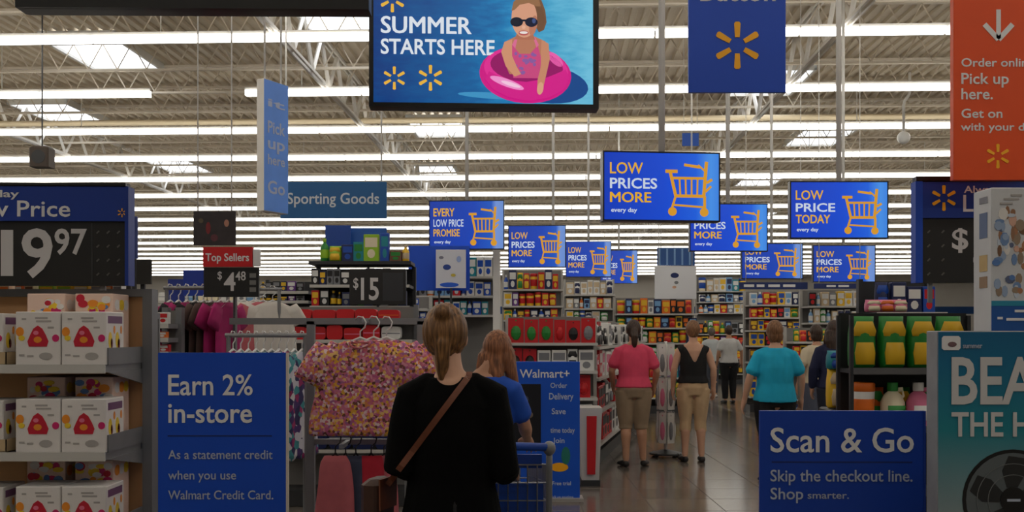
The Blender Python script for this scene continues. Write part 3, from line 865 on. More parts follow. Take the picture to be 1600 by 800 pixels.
P_BL = mat('carton_blue',(90,130,190),0.5); P_DR = mat('carton_dark_red',(120,20,40),0.5)
def prect(mb, x0, z0, x1, z1, y=0.0): mb.box(x0,y-0.0012,z0,x1,y,z1)
def fruit_carton(loc, w, h, dp, label):
    t = thing('snack_carton', label, 'carton', loc, 0.0, 'white fruit snack cartons on the left endcap')
    b = MB().bbox(-w/2,0,0,w/2,dp,h,0.003).build('body', WCARD, t)
    e = -0.0008
    # red pear shaped fruit in the middle
    pts = [(w*x_,h*z_) for x_,z_ in ((-0.20,0.34),(0.20,0.34),(0.24,0.44),(0.18,0.56),(0.10,0.68),(0,0.74),(-0.10,0.68),(-0.17,0.56),(-0.23,0.44))]
    MB().prism(pts,e-0.001,e+0.001).build('fruit_print', P_RED, b)
    MB().disc(0,h*0.47,w*0.09,h*0.06,e-0.002,e,12).build('fruit_print', P_OR, b)
    MB().disc(-w*0.04,h*0.60,w*0.06,h*0.04,e-0.002,e,12).build('fruit_print', P_PK, b)
    MB().disc(-w*0.40,h*0.62,w*0.09,h*0.09,e-0.001,e,14).build('fruit_print', P_OR, b)
    MB().disc(-w*0.36,h*0.50,w*0.07,h*0.05,e-0.0015,e,14).build('fruit_print', P_YE, b)
    MB().disc(w*0.40,h*0.50,w*0.08,h*0.07,e-0.001,e,14).build('fruit_print', P_MAG, b)
    for x0,x1,z in ((-0.36,-0.26,0.86),(-0.06,0.22,0.88),(-0.04,0.30,0.82),(0.22,0.36,0.70),(-0.42,-0.30,0.18),(-0.24,-0.10,0.16)):
        mb = MB(); prect(mb,w*x0,h*z-0.004,w*x1,h*z+0.004); mb.build('lettering_line', P_GR, b)
    MB().disc(w*0.18,h*0.16,w*0.15,h*0.07,e-0.001,e,16).build('grey_photo', P_GR, b)
    # right side prints
    for i, (cy, cz, r_, m_) in enumerate(((0.22,0.46,0.10,P_YE),(0.30,0.40,0.06,P_DR),(0.62,0.46,0.10,P_YE),(0.70,0.38,0.07,P_DR),(0.45,0.66,0.05,P_OR),(0.84,0.66,0.05,P_OR))):
        o = MB().disc(0,0,r_*dp,r_*h*1.6,-0.001,0.0005,12).build('side_print', m_, b)
        o.location = (w/2, dp*cy, h*cz); o.rotation_euler = (0,0,math.pi/2)
    mb = MB(); mb.box(w/2,dp*0.1,h*0.78,w/2+0.001,dp*0.9,h*0.92); mb.build('side_band', mat('carton_plum',(112,70,110),0.5), b)
    return t
def bright_carton(loc, w, h, dp, label, seed):
    rr = random.Random(seed)
    t = thing('snack_carton', label, 'carton', loc, 0.0, 'bright snack cartons behind the white ones')
    b = MB().bbox(-w/2,0,0,w/2,dp,h,0.003).build('body', mat('carton_warm_white',(236,206,190),0.5), t)
    for k in range(16):
        m_ = rr.choice([P_OR,P_YE,P_RED,P_BL,WCARD,P_MAG,P_YE])
        MB().disc(rr.uniform(-0.38,0.38)*w, h-rr.uniform(0.02,0.10), rr.uniform(0.012,0.026), rr.uniform(0.010,0.02), -0.001-0.0003*k, 0.0005, 12).build('print_patch', m_, b)
    for k in range(3):
        o = MB().disc(0,0,0.03,0.025,-0.001,0.0005,12).build('print_patch', rr.choice([P_OR,P_YE,WCARD]), b)
        o.location = (w/2, dp*(0.25+0.28*k), h-0.05); o.rotation_euler = (0,0,math.pi/2)
    return t
bw = 71/F*d; bh = 83/F*d
lv = ['upper','middle','lower']
for k, z in enumerate(levels[:3]):
    for j, px in enumerate((57.5, 129.5)):
        fruit_carton((PX(px,d), d+0.010, z+0.003), bw*0.985, bh, 0.20, 'white snack carton, %s of two in front on the %s endcap shelf' % (('left','right')[j], lv[k]))
        bright_carton((PX((72,147)[j],d+0.225), d+0.225, z+0.003), 0.172, bh+0.086, 0.19, 'pink and orange carton behind the %s white one, %s endcap shelf' % (('left','right')[j], lv[k]), 10*k+j)
    fruit_carton((PX(-36,d), d+0.03, z+0.008), bw, bh*0.95, 0.2, 'white snack carton cut by left frame edge, %s shelf' % lv[k])
    tr_ = MB(); tr_.box(0,0,0,0.24,0.004,0.055); tr_.box(0.236,0,0,0.24,0.25,0.055); tr_.box(0,0,0,0.24,0.25,0.004)
    o = tr_.build('shelf_tray', WOODCARD); o.location = (PX(-75,d)-0.012, d+0.01, z+0.002)
    tag(o, 'low tan cardboard tray at left frame edge, %s shelf' % lv[k], 'tray', 'cardboard trays on the endcap')
# small bright packs peeking over the endcap's top rail
for k, (px0, px1, c1, c2) in enumerate(((-2,14,'cream','orange'),(24,34,'orange','white'),(38,52,'beige','brown'),(60,84,'lime','yellow'),(88,112,'yellow','lime'),(114,138,'yellow','cream'),(142,158,'beige','grey'),(160,174,'orange','beige'),(176,190,'white','grey'))):
    dd = 5.0
    product('carton', c1, c2, (PX((px0+px1)/2,dd), dd, PZ(456,dd)-0.10), (px1-px0)/F*dd, 0.06, 0.14, '%s and %s pack, %s from left behind the endcap rail' % (c1,c2,ORD[k]), 0, 'small packs on the ledge behind the endcap')
t = thing('ledge_shelf','narrow grey ledge behind the endcap carrying small packs','shelf',(0,0,0))
MB().box(xl,4.97,PZ(456,5.0)-0.13,PX(226,5.0),5.2,PZ(456,5.0)-0.10).build('shelf', STEEL, t)
MB().box(xl,5.2,0,PX(226,5.0),5.22,PZ(456,5.0)-0.10).build('back_panel', STEEL, t)
# boards seen behind the left price board
t = small_board(192,300,205,430,5.4,NAVY,'narrow navy board edge behind the left price board',rods='stand')
t = small_board(199,338,214,404,5.9,mat('slate_blue_board',(60,74,140),0.5),'slate blue board tucked behind the left price board',rods='stand')
t = small_board(205,405,236,444,6.0,mat('charcoal_board',(52,50,48),0.5),'small charcoal board right of the left price board',rods='stand')

# ---- fan carton, tall white carton
d = 3.2; K = F/d
t = thing('fan_carton','teal fan carton reading BEAT THE HEAT','carton',(PX(1465,d), d, 0), 0.0)
zt = PZ(517,d); W = 0.62
def lx(px): return (px-1465)/K
def lz(py): return zt-(py-517)/K
MB().bbox(0,0.002,0,W,0.088,zt,0.003).build('body', mat('carton_side',(150,152,158),0.5,var=0.1,vscale=12), t)
MB().box(0.002,-0.002,0,W-0.002,0.002,zt-0.003).build('front_print', mat_ramp('fan_front', [(0,(150,160,160)),(0.62,(140,156,160)),(0.80,(20,130,146)),(0.93,(2,108,148)),(1,(0,96,140))], 'Z', 0.0, 0.45), t)
MB().prism([(lx(a),lz(c)) for a, c in ((1474,547),(1497,547),(1500,544),(1500,528),(1497,525),(1474,525),(1471,528),(1471,544))],-0.004,-0.002).build('badge', WHITE, t)
MB().disc(lx(1487),lz(538),7/K,4/K,-0.005,-0.004,12).build('badge_mark', mat('badge_grey',(120,90,96)), t)
text(t,'summer',lx(1504),lz(544),8/K,SM,lx(1534),0.01,-0.0025)
text(t,'BEAT',lx(1486),lz(630),72/K,mat('fan_lettering',(206,206,208)),lx(1668),0.03,-0.0025)
text(t,'THE HEAT',lx(1486),lz(681),37/K,mat('fan_lettering',(206,206,208)),lx(1690),0.022,-0.0025)
cx, cz = lx(1582), lz(781); fr = 79/K
MB().disc(cx,cz,fr,fr,-0.004,-0.002,36).build('fan_ring', BLACK, t)
MB().disc(cx,cz,fr*0.93,fr*0.93,-0.005,-0.004,36).build('fan_shroud', mat('fan_grey',(92,100,104),0.4), t)
for k in range(5):
    a = 2*math.pi*k/5+0.3
    pts = [(cx+fr*r_*math.cos(a+o_), cz+fr*r_*math.sin(a+o_)) for r_,o_ in ((0.25,-0.3),(0.60,-0.42),(0.86,-0.28),(0.88,0.12),(0.62,0.38),(0.28,0.5))]
    MB().prism(pts,-0.006,-0.005).build('fan_blade', mat('fan_blade',(34,36,38),0.35), t)
for r_ in (0.5,0.72):
    mb = MB()
    for k in range(36):
        a, b_ = 2*math.pi*k/36, 2*math.pi*(k+1)/36
        mb.barxz(cx+fr*r_*math.cos(a),cz+fr*r_*math.sin(a),cx+fr*r_*math.cos(b_),cz+fr*r_*math.sin(b_),0.002,-0.0072,-0.006)
    mb.build('fan_grille', mat('grille_grey',(110,114,116),0.4), t)
MB().disc(cx,cz,fr*0.26,fr*0.26,-0.008,-0.004,24).build('fan_hub', BLACK, t)
MB().box(cx-fr*0.13,-0.009,cz-0.004,cx+fr*0.13,-0.008,cz+0.004).build('hub_mark', SM, t)
d = 3.6; K = F/d
t = thing('tall_carton','tall white picture carton with blue band behind the fan carton','carton',(PX(1549,d), d, 0), 0.0)
zt = PZ(293,d); W = 0.5
def lx(px): return (px-1549)/K
def lz(py): return zt-(py-293)/K
MB().bbox(0,0,0,W,0.14,zt,0.003).build('body', mat('tall_carton_white',(206,208,212),0.5,var=0.05,vscale=8), t)
MB().box(0,-0.002,lz(560),W,0,lz(478)).build('blue_band', mat('band_blue',(24,84,160),0.5), t)
MB().box(0,-0.003,lz(478),W,0,lz(470)).build('teal_band', mat('band_teal',(40,140,170),0.5), t)
for a, b_, c in ((1558,1566,497),(1572,1600,499),(1585,1600,486)): MB().box(lx(a),-0.004,lz(c+2),lx(b_),-0.002,lz(c-2)).build('white_dash', WHITE, t)
rr = random.Random(3)
pic = [(86,126,186),(150,110,82),(172,120,86),(214,170,150),(150,130,110),(196,206,220),(110,140,184),(120,86,60),(230,226,222),(90,100,130)]
for k in range(46):
    u = k/46; a = 1556+rr.uniform(0,46); c = 330+rr.uniform(0,128)
    if a < 1572 and rr.random() < 0.6: q = rr.choice([(110,140,184),(196,206,220),(150,170,200)])
    else: q = rr.choice(pic)
    MB().disc(lx(a),lz(c),rr.uniform(3,8)/K,rr.uniform(3,11)/K,-0.0012-0.00004*k,0.0,8,rr.uniform(0,3)).build('picture_patch', mat('picture_%d_%d_%d' % q, q), t)
for a, c, w_ in ((1572,318,20),(1588,305,18),(1580,311,24)): MB().box(lx(a-w_/2),-0.002,lz(c+1.5),lx(a+w_/2),0,lz(c-1.5)).build('grey_dash', P_GR, t)
for k,(c,h_,q) in enumerate(((350,40,(90,110,150)),(410,26,(200,170,110)),(440,18,(150,120,90)),(310,10,(130,130,140)))):
    MB().box(-0.0015,0.03,lz(c+h_/2),0,0.09,lz(c-h_/2)).build('side_picture', mat('side_picture_%d' % k, q), t)

# ---- green bag rack
d = 7.0; K = F/d
x0, x1 = PX(1333,d), PX(1540,d)
t = thing('bag_rack','dark metal rack holding green bags beside Scan sign','shelf',(0,d,0))
RK = mat('rack_dark',(40,42,46),0.5)
z1, z2, z3 = PZ(577,d), PZ(668,d), 0.45
for z in (z1,z2,z3,0.1):
    MB().box(x0,0,z-0.03,x1,0.30,z).build('shelf', RK, t)
    MB().box(x0,-0.015,z-0.035,x1,0,z+0.01).build('shelf_lip', mat('rack_lip',(92,92,94),0.5), t)
MB().box(x0,0.30,0,x1,0.32,PZ(488,d)).build('back_panel', mat('rack_back',(22,24,26),0.6), t)
for x in (x0-0.02, x1):
    for y_ in (0.0, 0.28): MB().box(x,y_,0,x+0.025,y_+0.03,PZ(492,d)).build('post', RK, t)
for k, px in enumerate((1356,1403,1448,1494)):
    product('bag','green','yellow',(PX(px,d), d+0.04, z1), 0.178, 0.18, 0.362,'green bag with yellow labels, %s from left on the rack\'s top shelf' % ORD[k], 0, 'green yellow bags on the rack')
for k, (px, c1, c2, sh) in enumerate(((1357,'white','orange','tub'),(1405,'cream','green','jug'),(1446,'pink','white','jug'),(1490,'white','green','jug'))):
    product(sh,c1,c2,(PX(px,d), d+0.04, z2), 0.17, 0.17, 0.30,'%s %s with %s trim, %s on rack\'s lower shelf' % (c1,SHNAME[sh],c2,ORD[k]), 0, 'jugs and tubs on the rack')
for k, (px, c1, c2) in enumerate(((1382,'orange','green'),(1425,'green','yellow'),(1468,'lime','green'))):
    product('bag',c1,c2,(PX(px,d), d+0.20, z2), 0.17, 0.09, 0.26,'%s and %s bag at the back, %s on rack\'s lower shelf' % (c1,c2,ORD[k]), 0, 'bags on the lower rack shelf')
# yellow and blue stack at the rack's aisle side
d = 7.6
for k, (px, py, c1, c2) in enumerate(((1318,664,'beige','yellow'),(1318,612,'yellow','orange'),(1320,562,'teal','blue'))):
    pass
t = thing('side_stack_stand','narrow dark stand beside the green bag rack','stand',(PX(1317,d), d, 0))
MB().bbox(-0.09,0,0,0.09,0.3,PZ(640,d),0.01).build('body', RK, t)
z = PZ(640,d)
for k, (c1, c2, h_) in enumerate((('yellow','beige',0.30),('teal','blue',0.14))):
    product('bag',c1,c2,(PX(1317,d), d+0.04, z), 0.17, 0.16, h_, '%s and %s bag stacked beside the green bag rack' % (c1,c2)); z += h_*0.98
# ---- goods above and behind the rack
gondola((PX(1425,8.8),8.8,0),0.0,110/F*8.8,PZ(436,8.8),0.45,[PZ(488,8.8),PZ(536,8.8)],'dark shelf of navy packs under right price board',
        [('carton','navy','white'),('carton','blue','red'),('bag','navy','blue'),('carton','navy','grey')],'under right price board',0.11,5,RK,RK)
for k, px in enumerate((1396,1418,1440)):
    product('bag','pink','orange' if k == 1 else 'cream',(PX(px,7.0), 7.36, PZ(488,7.36)-0.0), 0.11, 0.10, 0.09,'small pink bag on the rack\'s back edge, %s from left' % ORD[k], 0, 'small pink bags above the green bags')

# ---- red gondola beyond the standee
d = 11.2
x0, x1 = PX(792,d), PX(934,d)
rz_al = 0.0
zs = [PZ(536,d), PZ(580,d), PZ(622,d), PZ(664,d), 0.24]
gondola(((x0+x1)/2,d,0),0.0,x1-x0,PZ(494,d),0.42,zs,'white gondola end full of red packs behind the blue standee',
        {0:[('card','red','black'),('card','red','grey'),('card','red','red'),('card','red','green')],1:[('carton','white','grey'),('card','red','black'),('bag','white','black'),('carton','red','white')],
         2:[('carton','red','white'),('card','red','red'),('carton','white','red')],3:[('carton','white','red'),('card','red','white')],4:[('carton','red','white'),('carton','white','red')]},
        'red gondola end',0.15,11,mat('white_frame',(176,174,170),0.5))
# aisle side of that gondola, seen raking
ALX = 0.22
side_len = 6.0
ang = math.atan2(1.0, ALX)          # direction of the side
sx0, sy0 = x1+0.06, d+0.55
mid = (sx0+ALX*side_len/2*0.976, sy0+side_len/2*0.976, 0)
gondola(mid, ang, side_len, PZ(500,12.0), 0.5, [1.36,1.0,0.62,0.24],'long white shelf run beside the woman in pink',
        {0:[('carton','white','grey'),('bag','white','black'),('card','red','black')],1:[('carton','red','white'),('bag','white','red'),('carton','white','pink')],2:[('carton','black','white'),('carton','red','black'),('bag','white','grey')],3:[('carton','red','black'),('carton','white','black')]},
        'run beside pink woman',0.24,12,mat('white_frame',(176,174,170),0.5))
# white bin with red stripe lettering
d = 10.2
t = thing('display_bin','low white display bin with red upright panel beside the standee','bin',(PX(925,d), d, 0))
mb = MB(); mb.add([(-0.10,0,0.06),(0.07,0,0.06),(0.07,0.3,0.06),(-0.10,0.3,0.06),(-0.13,-0.03,0.78),(0.10,-0.03,0.78),(0.10,0.33,0.78),(-0.13,0.33,0.78)],
                  [(0,3,2,1),(4,5,6,7),(0,1,5,4),(1,2,6,5),(2,3,7,6),(3,0,4,7)])
mb.build('bin', mat('bin_white',(206,204,202),0.5), t)
MB().box(-0.11,-0.02,0,0.08,0.32,0.06).build('base', DKGREY, t)
MB().prism([(-0.05,0.12),(0.03,0.12),(0.045,0.70),(-0.055,0.70)],-0.034,-0.024).build('red_panel', RED, t)
# white spinner rack beside the woman in pink
d = 12.6
t = thing('spinner_rack','white spinner rack of hanging packs between the two women','rack',(PX(1040,d), d, 0))
MB().tube([(0,0,0.05),(0,0,1.42)],0.02,10).build('post', POLE, t, True)
MB().lathe([(0.0,0.03),(0.20,0.03),(0.20,0.05),(0.03,0.09)],16).build('base', DKGREY, t)
for k in range(4):
    a = math.pi/4+k*math.pi/2
    MB().blob((0.18*math.cos(a),0.18*math.sin(a),0.03),(0.03,0.03,0.03),8,6).build('caster', BLACK, t)
for z in (0.55,0.98,1.40):
    mb = MB()
    for k in range(4):
        a = math.pi/4+k*math.pi/2
        mb.tube([(0,0,z),(0.13*math.cos(a),0.13*math.sin(a),z)],0.006,6)
    mb.build('arm', CHROME, t)
n = 0
for zi, z in enumerate((0.17,0.58,1.0)):
    for k in range(6):
        a = k*math.pi/3; 
        c2 = R.choice(['grey','white','pink'])
        product('card','white',c2,(PX(1040,d)+0.125*math.cos(a), d+0.125*math.sin(a), z),0.095,0.05,0.38,'white carded pack, %s around the %s tier of spinner rack' % (ORD[k],('lowest','middle','highest')[zi]), a+math.pi/2, 'white packs on the spinner rack')

# ---- background shelf units across the store
mixed1 = [('carton','white','blue'),('carton','black','white'),('bottle','white','blue'),('carton','blue','white'),('tub','white','red'),('carton','red','white'),('carton','grey','black')]
mixed2 = [('carton','yellow','blue'),('carton','white','yellow'),('bag','yellow','green'),('carton','navy','white'),('bottle','blue','white'),('tub','yellow','red'),('carton','white','light blue'),('carton','brown','yellow')]
mixed3 = [('carton','orange','yellow'),('carton','black','orange'),('bag','orange','red'),('carton','white','grey'),('tub','red','yellow'),('carton','yellow','black'),('carton','navy','light blue'),('bag','green','yellow')]
mixed4 = [('carton','white','beige'),('carton','beige','white'),('bottle','light blue','white'),('carton','white','yellow'),('tub','cream','blue'),('bag','white','navy'),('carton','yellow','white'),('carton','grey','white')]
dark = [('carton','black','white'),('carton','navy','yellow'),('carton','black','grey'),('bottle','black','yellow'),('carton','grey','black')]
EXTRA = [('carton','red','yellow'),('bag','green','white'),('carton','purple','white'),('bottle','orange','white'),('carton','light blue','navy'),('tub','yellow','blue'),('carton','teal','white'),('bag','red','yellow'),('carton','pink','white'),('bottle','green','yellow'),('carton','black','red')]
def back_unit(px0, px1, pyt, d, pys, label, goods, where, iw, seed, frame=None, back=None, header=None):
    if goods and goods[0][0] != 'folded': goods = goods*2 + random.Random(seed).sample(EXTRA, 5)
    iw *= 0.85
    return gondola((PX((px0+px1)/2,d), d, 0), 0.0, (px1-px0)/F*d, PZ(pyt,d), 0.5, [PZ(p,d) for p in pys]+[0.3], label, goods, where, iw/F*d, seed, frame or mat('white_frame',(176,174,170),0.5), back, header=header)
back_unit(640,772,398,14.2,(432,462,492),'tall white shelf behind the blond woman\'s head',mixed1,'unit behind blond head',15,21)
back_unit(786,880,420,18.2,(452,478,500),'white shelf below the second left screen',mixed2,'below second left screen',13,22)
back_unit(884,962,436,20.2,(460,482,502),'white shelf below the third left screen',mixed4,'below third left screen',12,23)
back_unit(964,1090,464,19.2,(490,512,536,562,590),'low shelf of orange goods below the white board',mixed3,'below white board',13,24)
back_unit(1092,1170,432,31.0,(455,472,489),'white shelf between white board and screens',mixed4,'right of white board',12,25)
back_unit(1172,1262,454,19.5,(476,496,516,540,566),'white shelf above the turquoise woman',mixed2,'above turquoise woman',12,26)
back_unit(1264,1384,452,17.0,(478,504),'pale shelf of beige and yellow goods left of navy packs',mixed4+[('carton','yellow','white'),('bag','yellow','orange')],'pale beige unit',13,27)
back_unit(1066,1172,500,30.0,(522,540,560),'low dark shelf far down the aisle',dark+mixed3,'far down the aisle',11,28)
back_unit(1240,1330,512,15.0,(534,556,580),'shelf of mixed goods behind the shopper in cream',mixed3+[('carton','pink','white'),('carton','red','white')],'behind cream shopper',13,29)
back_unit(402,482,437,11.0,(455,470),'dark low shelf left of the sports boards',dark+[('carton','yellow','navy')],'left of sports boards',14,30,RK,RK)
sports = back_unit(484,640,416,10.4,(445,478),'dark sports shelf under the department sign',dark+[('carton','navy','grey')],'dark sports shelf',14,31,RK,RK)
back_unit(244,420,452,13.0,(470,492,514),'pale clothing shelf behind the red price sign',[('folded','white','grey'),('folded','cream','white'),('carton','white','light blue'),('folded','light blue','white'),('carton','white','grey')],'behind red price sign',17,32)
back_unit(560,668,462,12.0,(482,502,524),'white shelf left of the blond woman',mixed1+[('bottle','pink','white')],'left of blond woman',13,33)
# tall white post
d = 13.7
t = thing('white_post','slim white post right of the white poster','post',(PX(776,d), d, 0))
MB().bbox(-0.05,-0.05,0,0.05,0.05,PZ(366,d),0.01).build('shaft', POLE, t)
MB().box(-0.09,-0.09,0,0.09,0.09,0.03).build('base_plate', POLE, t)
# blue board with white poster
small_board(638,384,734,454,13.0,mat('royal_board',(10,78,206),0.5),'royal blue board behind the white poster',rods='stand')
t = small_board(681,390,728,450,12.8,mat('poster_white',(212,214,226),0.5),'white poster with blue marks on the royal blue board',rods='stand')
for k,(a,c,rx,ry,q) in enumerate(((-0.05,0.26,0.05,0.035,(40,70,150)),(0.03,0.16,0.03,0.02,(190,170,60)),(-0.02,0.04,0.12,0.03,(30,90,210)),(0.10,0.36,0.03,0.04,(150,170,220)),(-0.12,0.38,0.03,0.02,(120,120,140)))):
    MB().disc(a,c,rx,ry,-0.003,0,14).build('poster_mark', mat('poster_mark_%d' % k, q), t)
# ---- sports boards and goods on the dark shelf
d = 10.2
t = small_board(508,352,548,416,10.9,mat('sports_blue',(24,70,160),0.5),'blue sports board left of the lime pack',rods='stand')
t = small_board(546,356,604,414,11.0,mat('sports_blue_2',(30,90,176),0.5),'wide blue sports board behind the lime pack',rods='stand')
zz = PZ(404,10.4)+0.02
for k,(px,c1,c2,sh,w_,h_) in enumerate(((506,'green','lime','bottle',14,36),(523,'lime','yellow','bag',20,24),(543,'navy','blue','carton',18,26),(560,'teal','green','carton',16,30),(580,'lime','cream','carton',24,42),(601,'blue','teal','carton',13,44),(618,'brown','green','carton',18,16),(633,'yellow','beige','bottle',12,26))):
    dd = 10.45
    product(sh,c1,c2,(PX(px,dd),dd,PZ(406,10.4)-0.012),w_/F*dd,0.10,h_/F*dd,'%s and %s %s on top of the dark sports shelf' % (c1,c2,SHNAME[sh]), 0, 'packs on top of the dark sports shelf')
MB().box(-0.52,0.0,PZ(410,10.4)-0.02,0.52,0.45,PZ(406,10.4)-0.012).build('top_board', RK, sports)
K = F/10.0
t = thing('price_board','black price board reading 15 on the sports shelf','price sign',(PX(590,10.0), 10.0, PZ(476,10.0)), 0.0)
MB().bbox(-44/K,0,0,44/K,0.03,56/K,0.003).build('board', BOARD, t)
text(t,'$',-38/K,26/K,16/K,PW,-30/K,0.01,-0.0005)
text(t,'15',-26/K,8/K,34/K,PW,2/K,0.02,-0.0005)
MB().box(8/K,-0.002,6/K,40/K,0,50/K).build('side_card', mat('dark_card',(44,46,52),0.5), t)
MB().tube([(0,0.02,0.02),(0,0.02,-PZ(476,10.0))],0.012,8).build('stand_pole', DKGREY, t)
# ---- red price sign over the clothes
d = 7.0; K = F/d
t = thing('price_board','small black 4.48 price board with red header','price sign',(PX(360,d), d, PZ(464,d)), 0.0)
MB().bbox(-42/K,0,0,44/K,0.03,46/K,0.003).build('board', BOARD, t)
MB().box(-42/K,-0.012,47/K,35/K,0.03,78/K).build('red_header', RED, t)
MB().box(36/K,-0.010,48/K,46/K,0.03,74/K).build('white_tab', WHITE, t)
text(t,'Top Sellers',-38/K,56/K,12/K,WHITE,30/K,0.02,-0.0125)
text(t,'$',-20/K,28/K,12/K,PW,-13/K,0.01,-0.0005); text(t,'4',-10/K,10/K,28/K,PW,8/K,0.02,-0.0005); text(t,'48',8/K,26/K,14/K,PW,24/K,0.01,-0.0005)
for k in range(3): MB().box(30/K,-0.002,(8+11*k)/K,40/K,0,(15+11*k)/K).build('side_tag', mat('grey_tag',(120,120,118)), t)
MB().tube([(0.02,0.02,0.02),(0.02,0.02,-PZ(464,d))],0.007,8).build('stand_pole', DKGREY, t)
t = small_board(302,330,368,383,8.4,mat('dark_poster',(44,36,40),0.5,var=0.3,vscale=14),'dark hanging poster above the red price sign')
for k,(a,c,rx,ry,q) in enumerate(((-0.05,0.14,0.02,0.05,(120,30,36)),(0.10,0.18,0.02,0.03,(170,120,100)),(0.0,0.06,0.03,0.03,(90,40,50)),(-0.11,0.20,0.02,0.02,(90,80,60)))):
    MB().disc(a,c,rx,ry,-0.003,0,12).build('poster_mark', mat('dark_poster_mark_%d' % k, q), t)
small_board(286,422,318,462,8.0,mat('indigo_board',(24,56,160),0.5),'indigo board touching the left of the black price board',rods='stand')
small_board(262,436,288,474,8.6,mat('indigo_board_2',(30,52,140),0.5),'small indigo board nearest the endcap upright',rods='stand')
# ================================================================== CLOTHES
def garment_mb(ws, wh, h, dp, seed, sleeve=0.0, waist=None, neck=0.06):
    """closed cloth body hanging from z = 0 down to -h; half widths ws (shoulder) to wh (hem)"""
    mb = MB(); n = 40; m = 18
    v = []; f = []
    ph = seed*1.7
    for j in range(m+1):
        s = j/m; z = -h*s
        if s < 0.10: W = neck + (ws-neck)*math.sin(s/0.10*math.pi/2)
        else:
            q = (s-0.10)/0.90; W = ws+(wh-ws)*q**0.8
            if waist: W -= (ws-waist)*math.exp(-((q-0.45)/0.22)**2)
        D = dp*(0.35+0.65*min(1,s*5))
        for k in range(n):
            a = 2*math.pi*k/n
            x = W*math.copysign(abs(math.cos(a))**0.8, math.cos(a)); y = D*math.sin(a)
            fold = s*(0.35*dp*math.sin(x*46+ph+2*s)+0.25*dp*math.sin(x*83+ph*2))
            zz = z - (0.006*math.sin(x*60+ph) if j == m else 0)
            v.append((x+0.01*s*math.sin(9*s+ph), y+fold*0.6, zz))
    for j in range(m):
        for k in range(n):
            a, b_ = j*n+k, j*n+(k+1)%n
            f.append((a, a+n, b_+n, b_))
    f.append(tuple(range(n))); f.append(tuple(range((m+1)*n-1, m*n-1, -1)))
    mb.add(v, f)
    return mb
def sleeves_mb(ws, h, ln, r, s, spread=0.5):
    mb = MB()
    if True:
        a = Vector((s*ws*0.82,0,-0.035)); d_ = Vector((s*spread,0,-1)).normalized()
        mb.tube([a, a+d_*ln*0.35, a+d_*ln*0.7, a+d_*ln], [(r*0.8,r*0.30),(r,r*0.34),(r*1.05,r*0.30),(r*1.1,r*0.28)], 14)
    return mb
def hanger_mb(w):
    mb = MB()
    mb.tube([(-w,0,-0.055),(-w*0.5,0,-0.02),(0,0,0.015),(w*0.5,0,-0.02),(w,0,-0.055)],0.008,6)
    mb.tube([(0,0,0.01),(0,0,0.05),(0.024,0,0.07),(0.031,0,0.098),(0.014,0,0.126),(-0.012,0,0.129),(-0.027,0,0.112)],0.004,6)
    return mb
HANG_W = mat('hanger_white',(222,222,222),0.4); HANG_B = mat('hanger_black',(20,20,22),0.4)
def garment(loc, rz, name, label, m, ws, wh, h, dp=0.03, seed=1, sleeve=None, group=None, hm=HANG_W, neckband=None, waist=None, cat='clothing'):
    t = thing(name, label, cat, loc, rz, group)
    b = garment_mb(ws, wh, h, dp, seed, waist=waist).build('body', m, t, True)
    if sleeve:
        for sg in (-1,1): sleeves_mb(ws, h, sleeve, ws*0.42, sg).build('sleeve', m, t, True)
    if neckband: MB().tube([(0.055*math.cos(a), -0.012+0.016*math.sin(a)-0.01, -0.012-0.03*(math.sin(a)<0)*abs(math.sin(a))) for a in [2*math.pi*i/14 for i in range(15)]],0.006,6).build('neckband', neckband, t, True)
    hanger_mb(ws*0.8).build('hanger', hm, t, True)
    return t
FLORAL = mat_print('floral_print', [(214,120,150),(232,176,60),(196,96,140),(236,206,210),(226,140,80),(170,100,150),(226,150,170),(120,70,60),(214,110,130),(240,196,120)], 75, 0.8)
PURP = mat_print('purple_print', [(70,44,110),(214,214,220),(60,140,150),(150,40,100),(200,200,214),(44,40,90)], 24, 0.8)
WHITEF = mat('white_cloth',(216,212,206),0.85,var=0.05,vscale=14)
MAGF = mat('magenta_cloth',(170,30,104),0.85,var=0.12,vscale=12)
BLKF = mat('black_cloth',(26,25,28),0.9,var=0.1,vscale=12)
BRNF = mat('brown_cloth',(82,62,58),0.9,var=0.1,vscale=12)
PNKF = mat('rose_cloth',(196,104,112),0.85,var=0.08,vscale=12)
REDF = mat('red_cloth',(196,40,60),0.85,var=0.1,vscale=12)
DENIM = mat('slate_cloth',(66,74,96),0.85,var=0.12,vscale=14)
TEALF = mat('grey_teal_cloth',(130,160,164),0.85,var=0.1,vscale=12)
# --- the rack with the floral tops
d = 5.8
zr = PZ(502,d)
t = thing('clothes_rack','grey metal clothes rack holding the floral tops','clothes rack',(0,d,0))
RACKM = mat('rack_grey',(136,138,142),0.4,0.4)
xa, xp, xb = PX(360,d), PX(486,d), PX(664,d)
MB().box(xa,-0.02,zr-0.018,xb,0.02,zr+0.018).build('top_rail', RACKM, t)
for x in (xp, xb-0.02): 
    MB().box(x-0.022,-0.02,0,x+0.022,0.02,zr).build('post', RACKM, t)
    MB().box(x-0.02,-0.35,0.0,x+0.02,0.35,0.035).build('foot', RACKM, t)
zl = PZ(690,d)
MB().box(xp,-0.015,zl-0.015,xb,0.015,zl+0.015).build('lower_rail', RACKM, t)
MB().box(PX(575,d)-0.012,-0.32,zr-0.012,PX(575,d)+0.012,0.0,zr+0.012).build('face_out_arm', RACKM, t)
MB().box(PX(545,d)-0.012,-0.26,zl-0.01,PX(545,d)+0.012,0.0,zl+0.012).build('face_out_arm', RACKM, t)
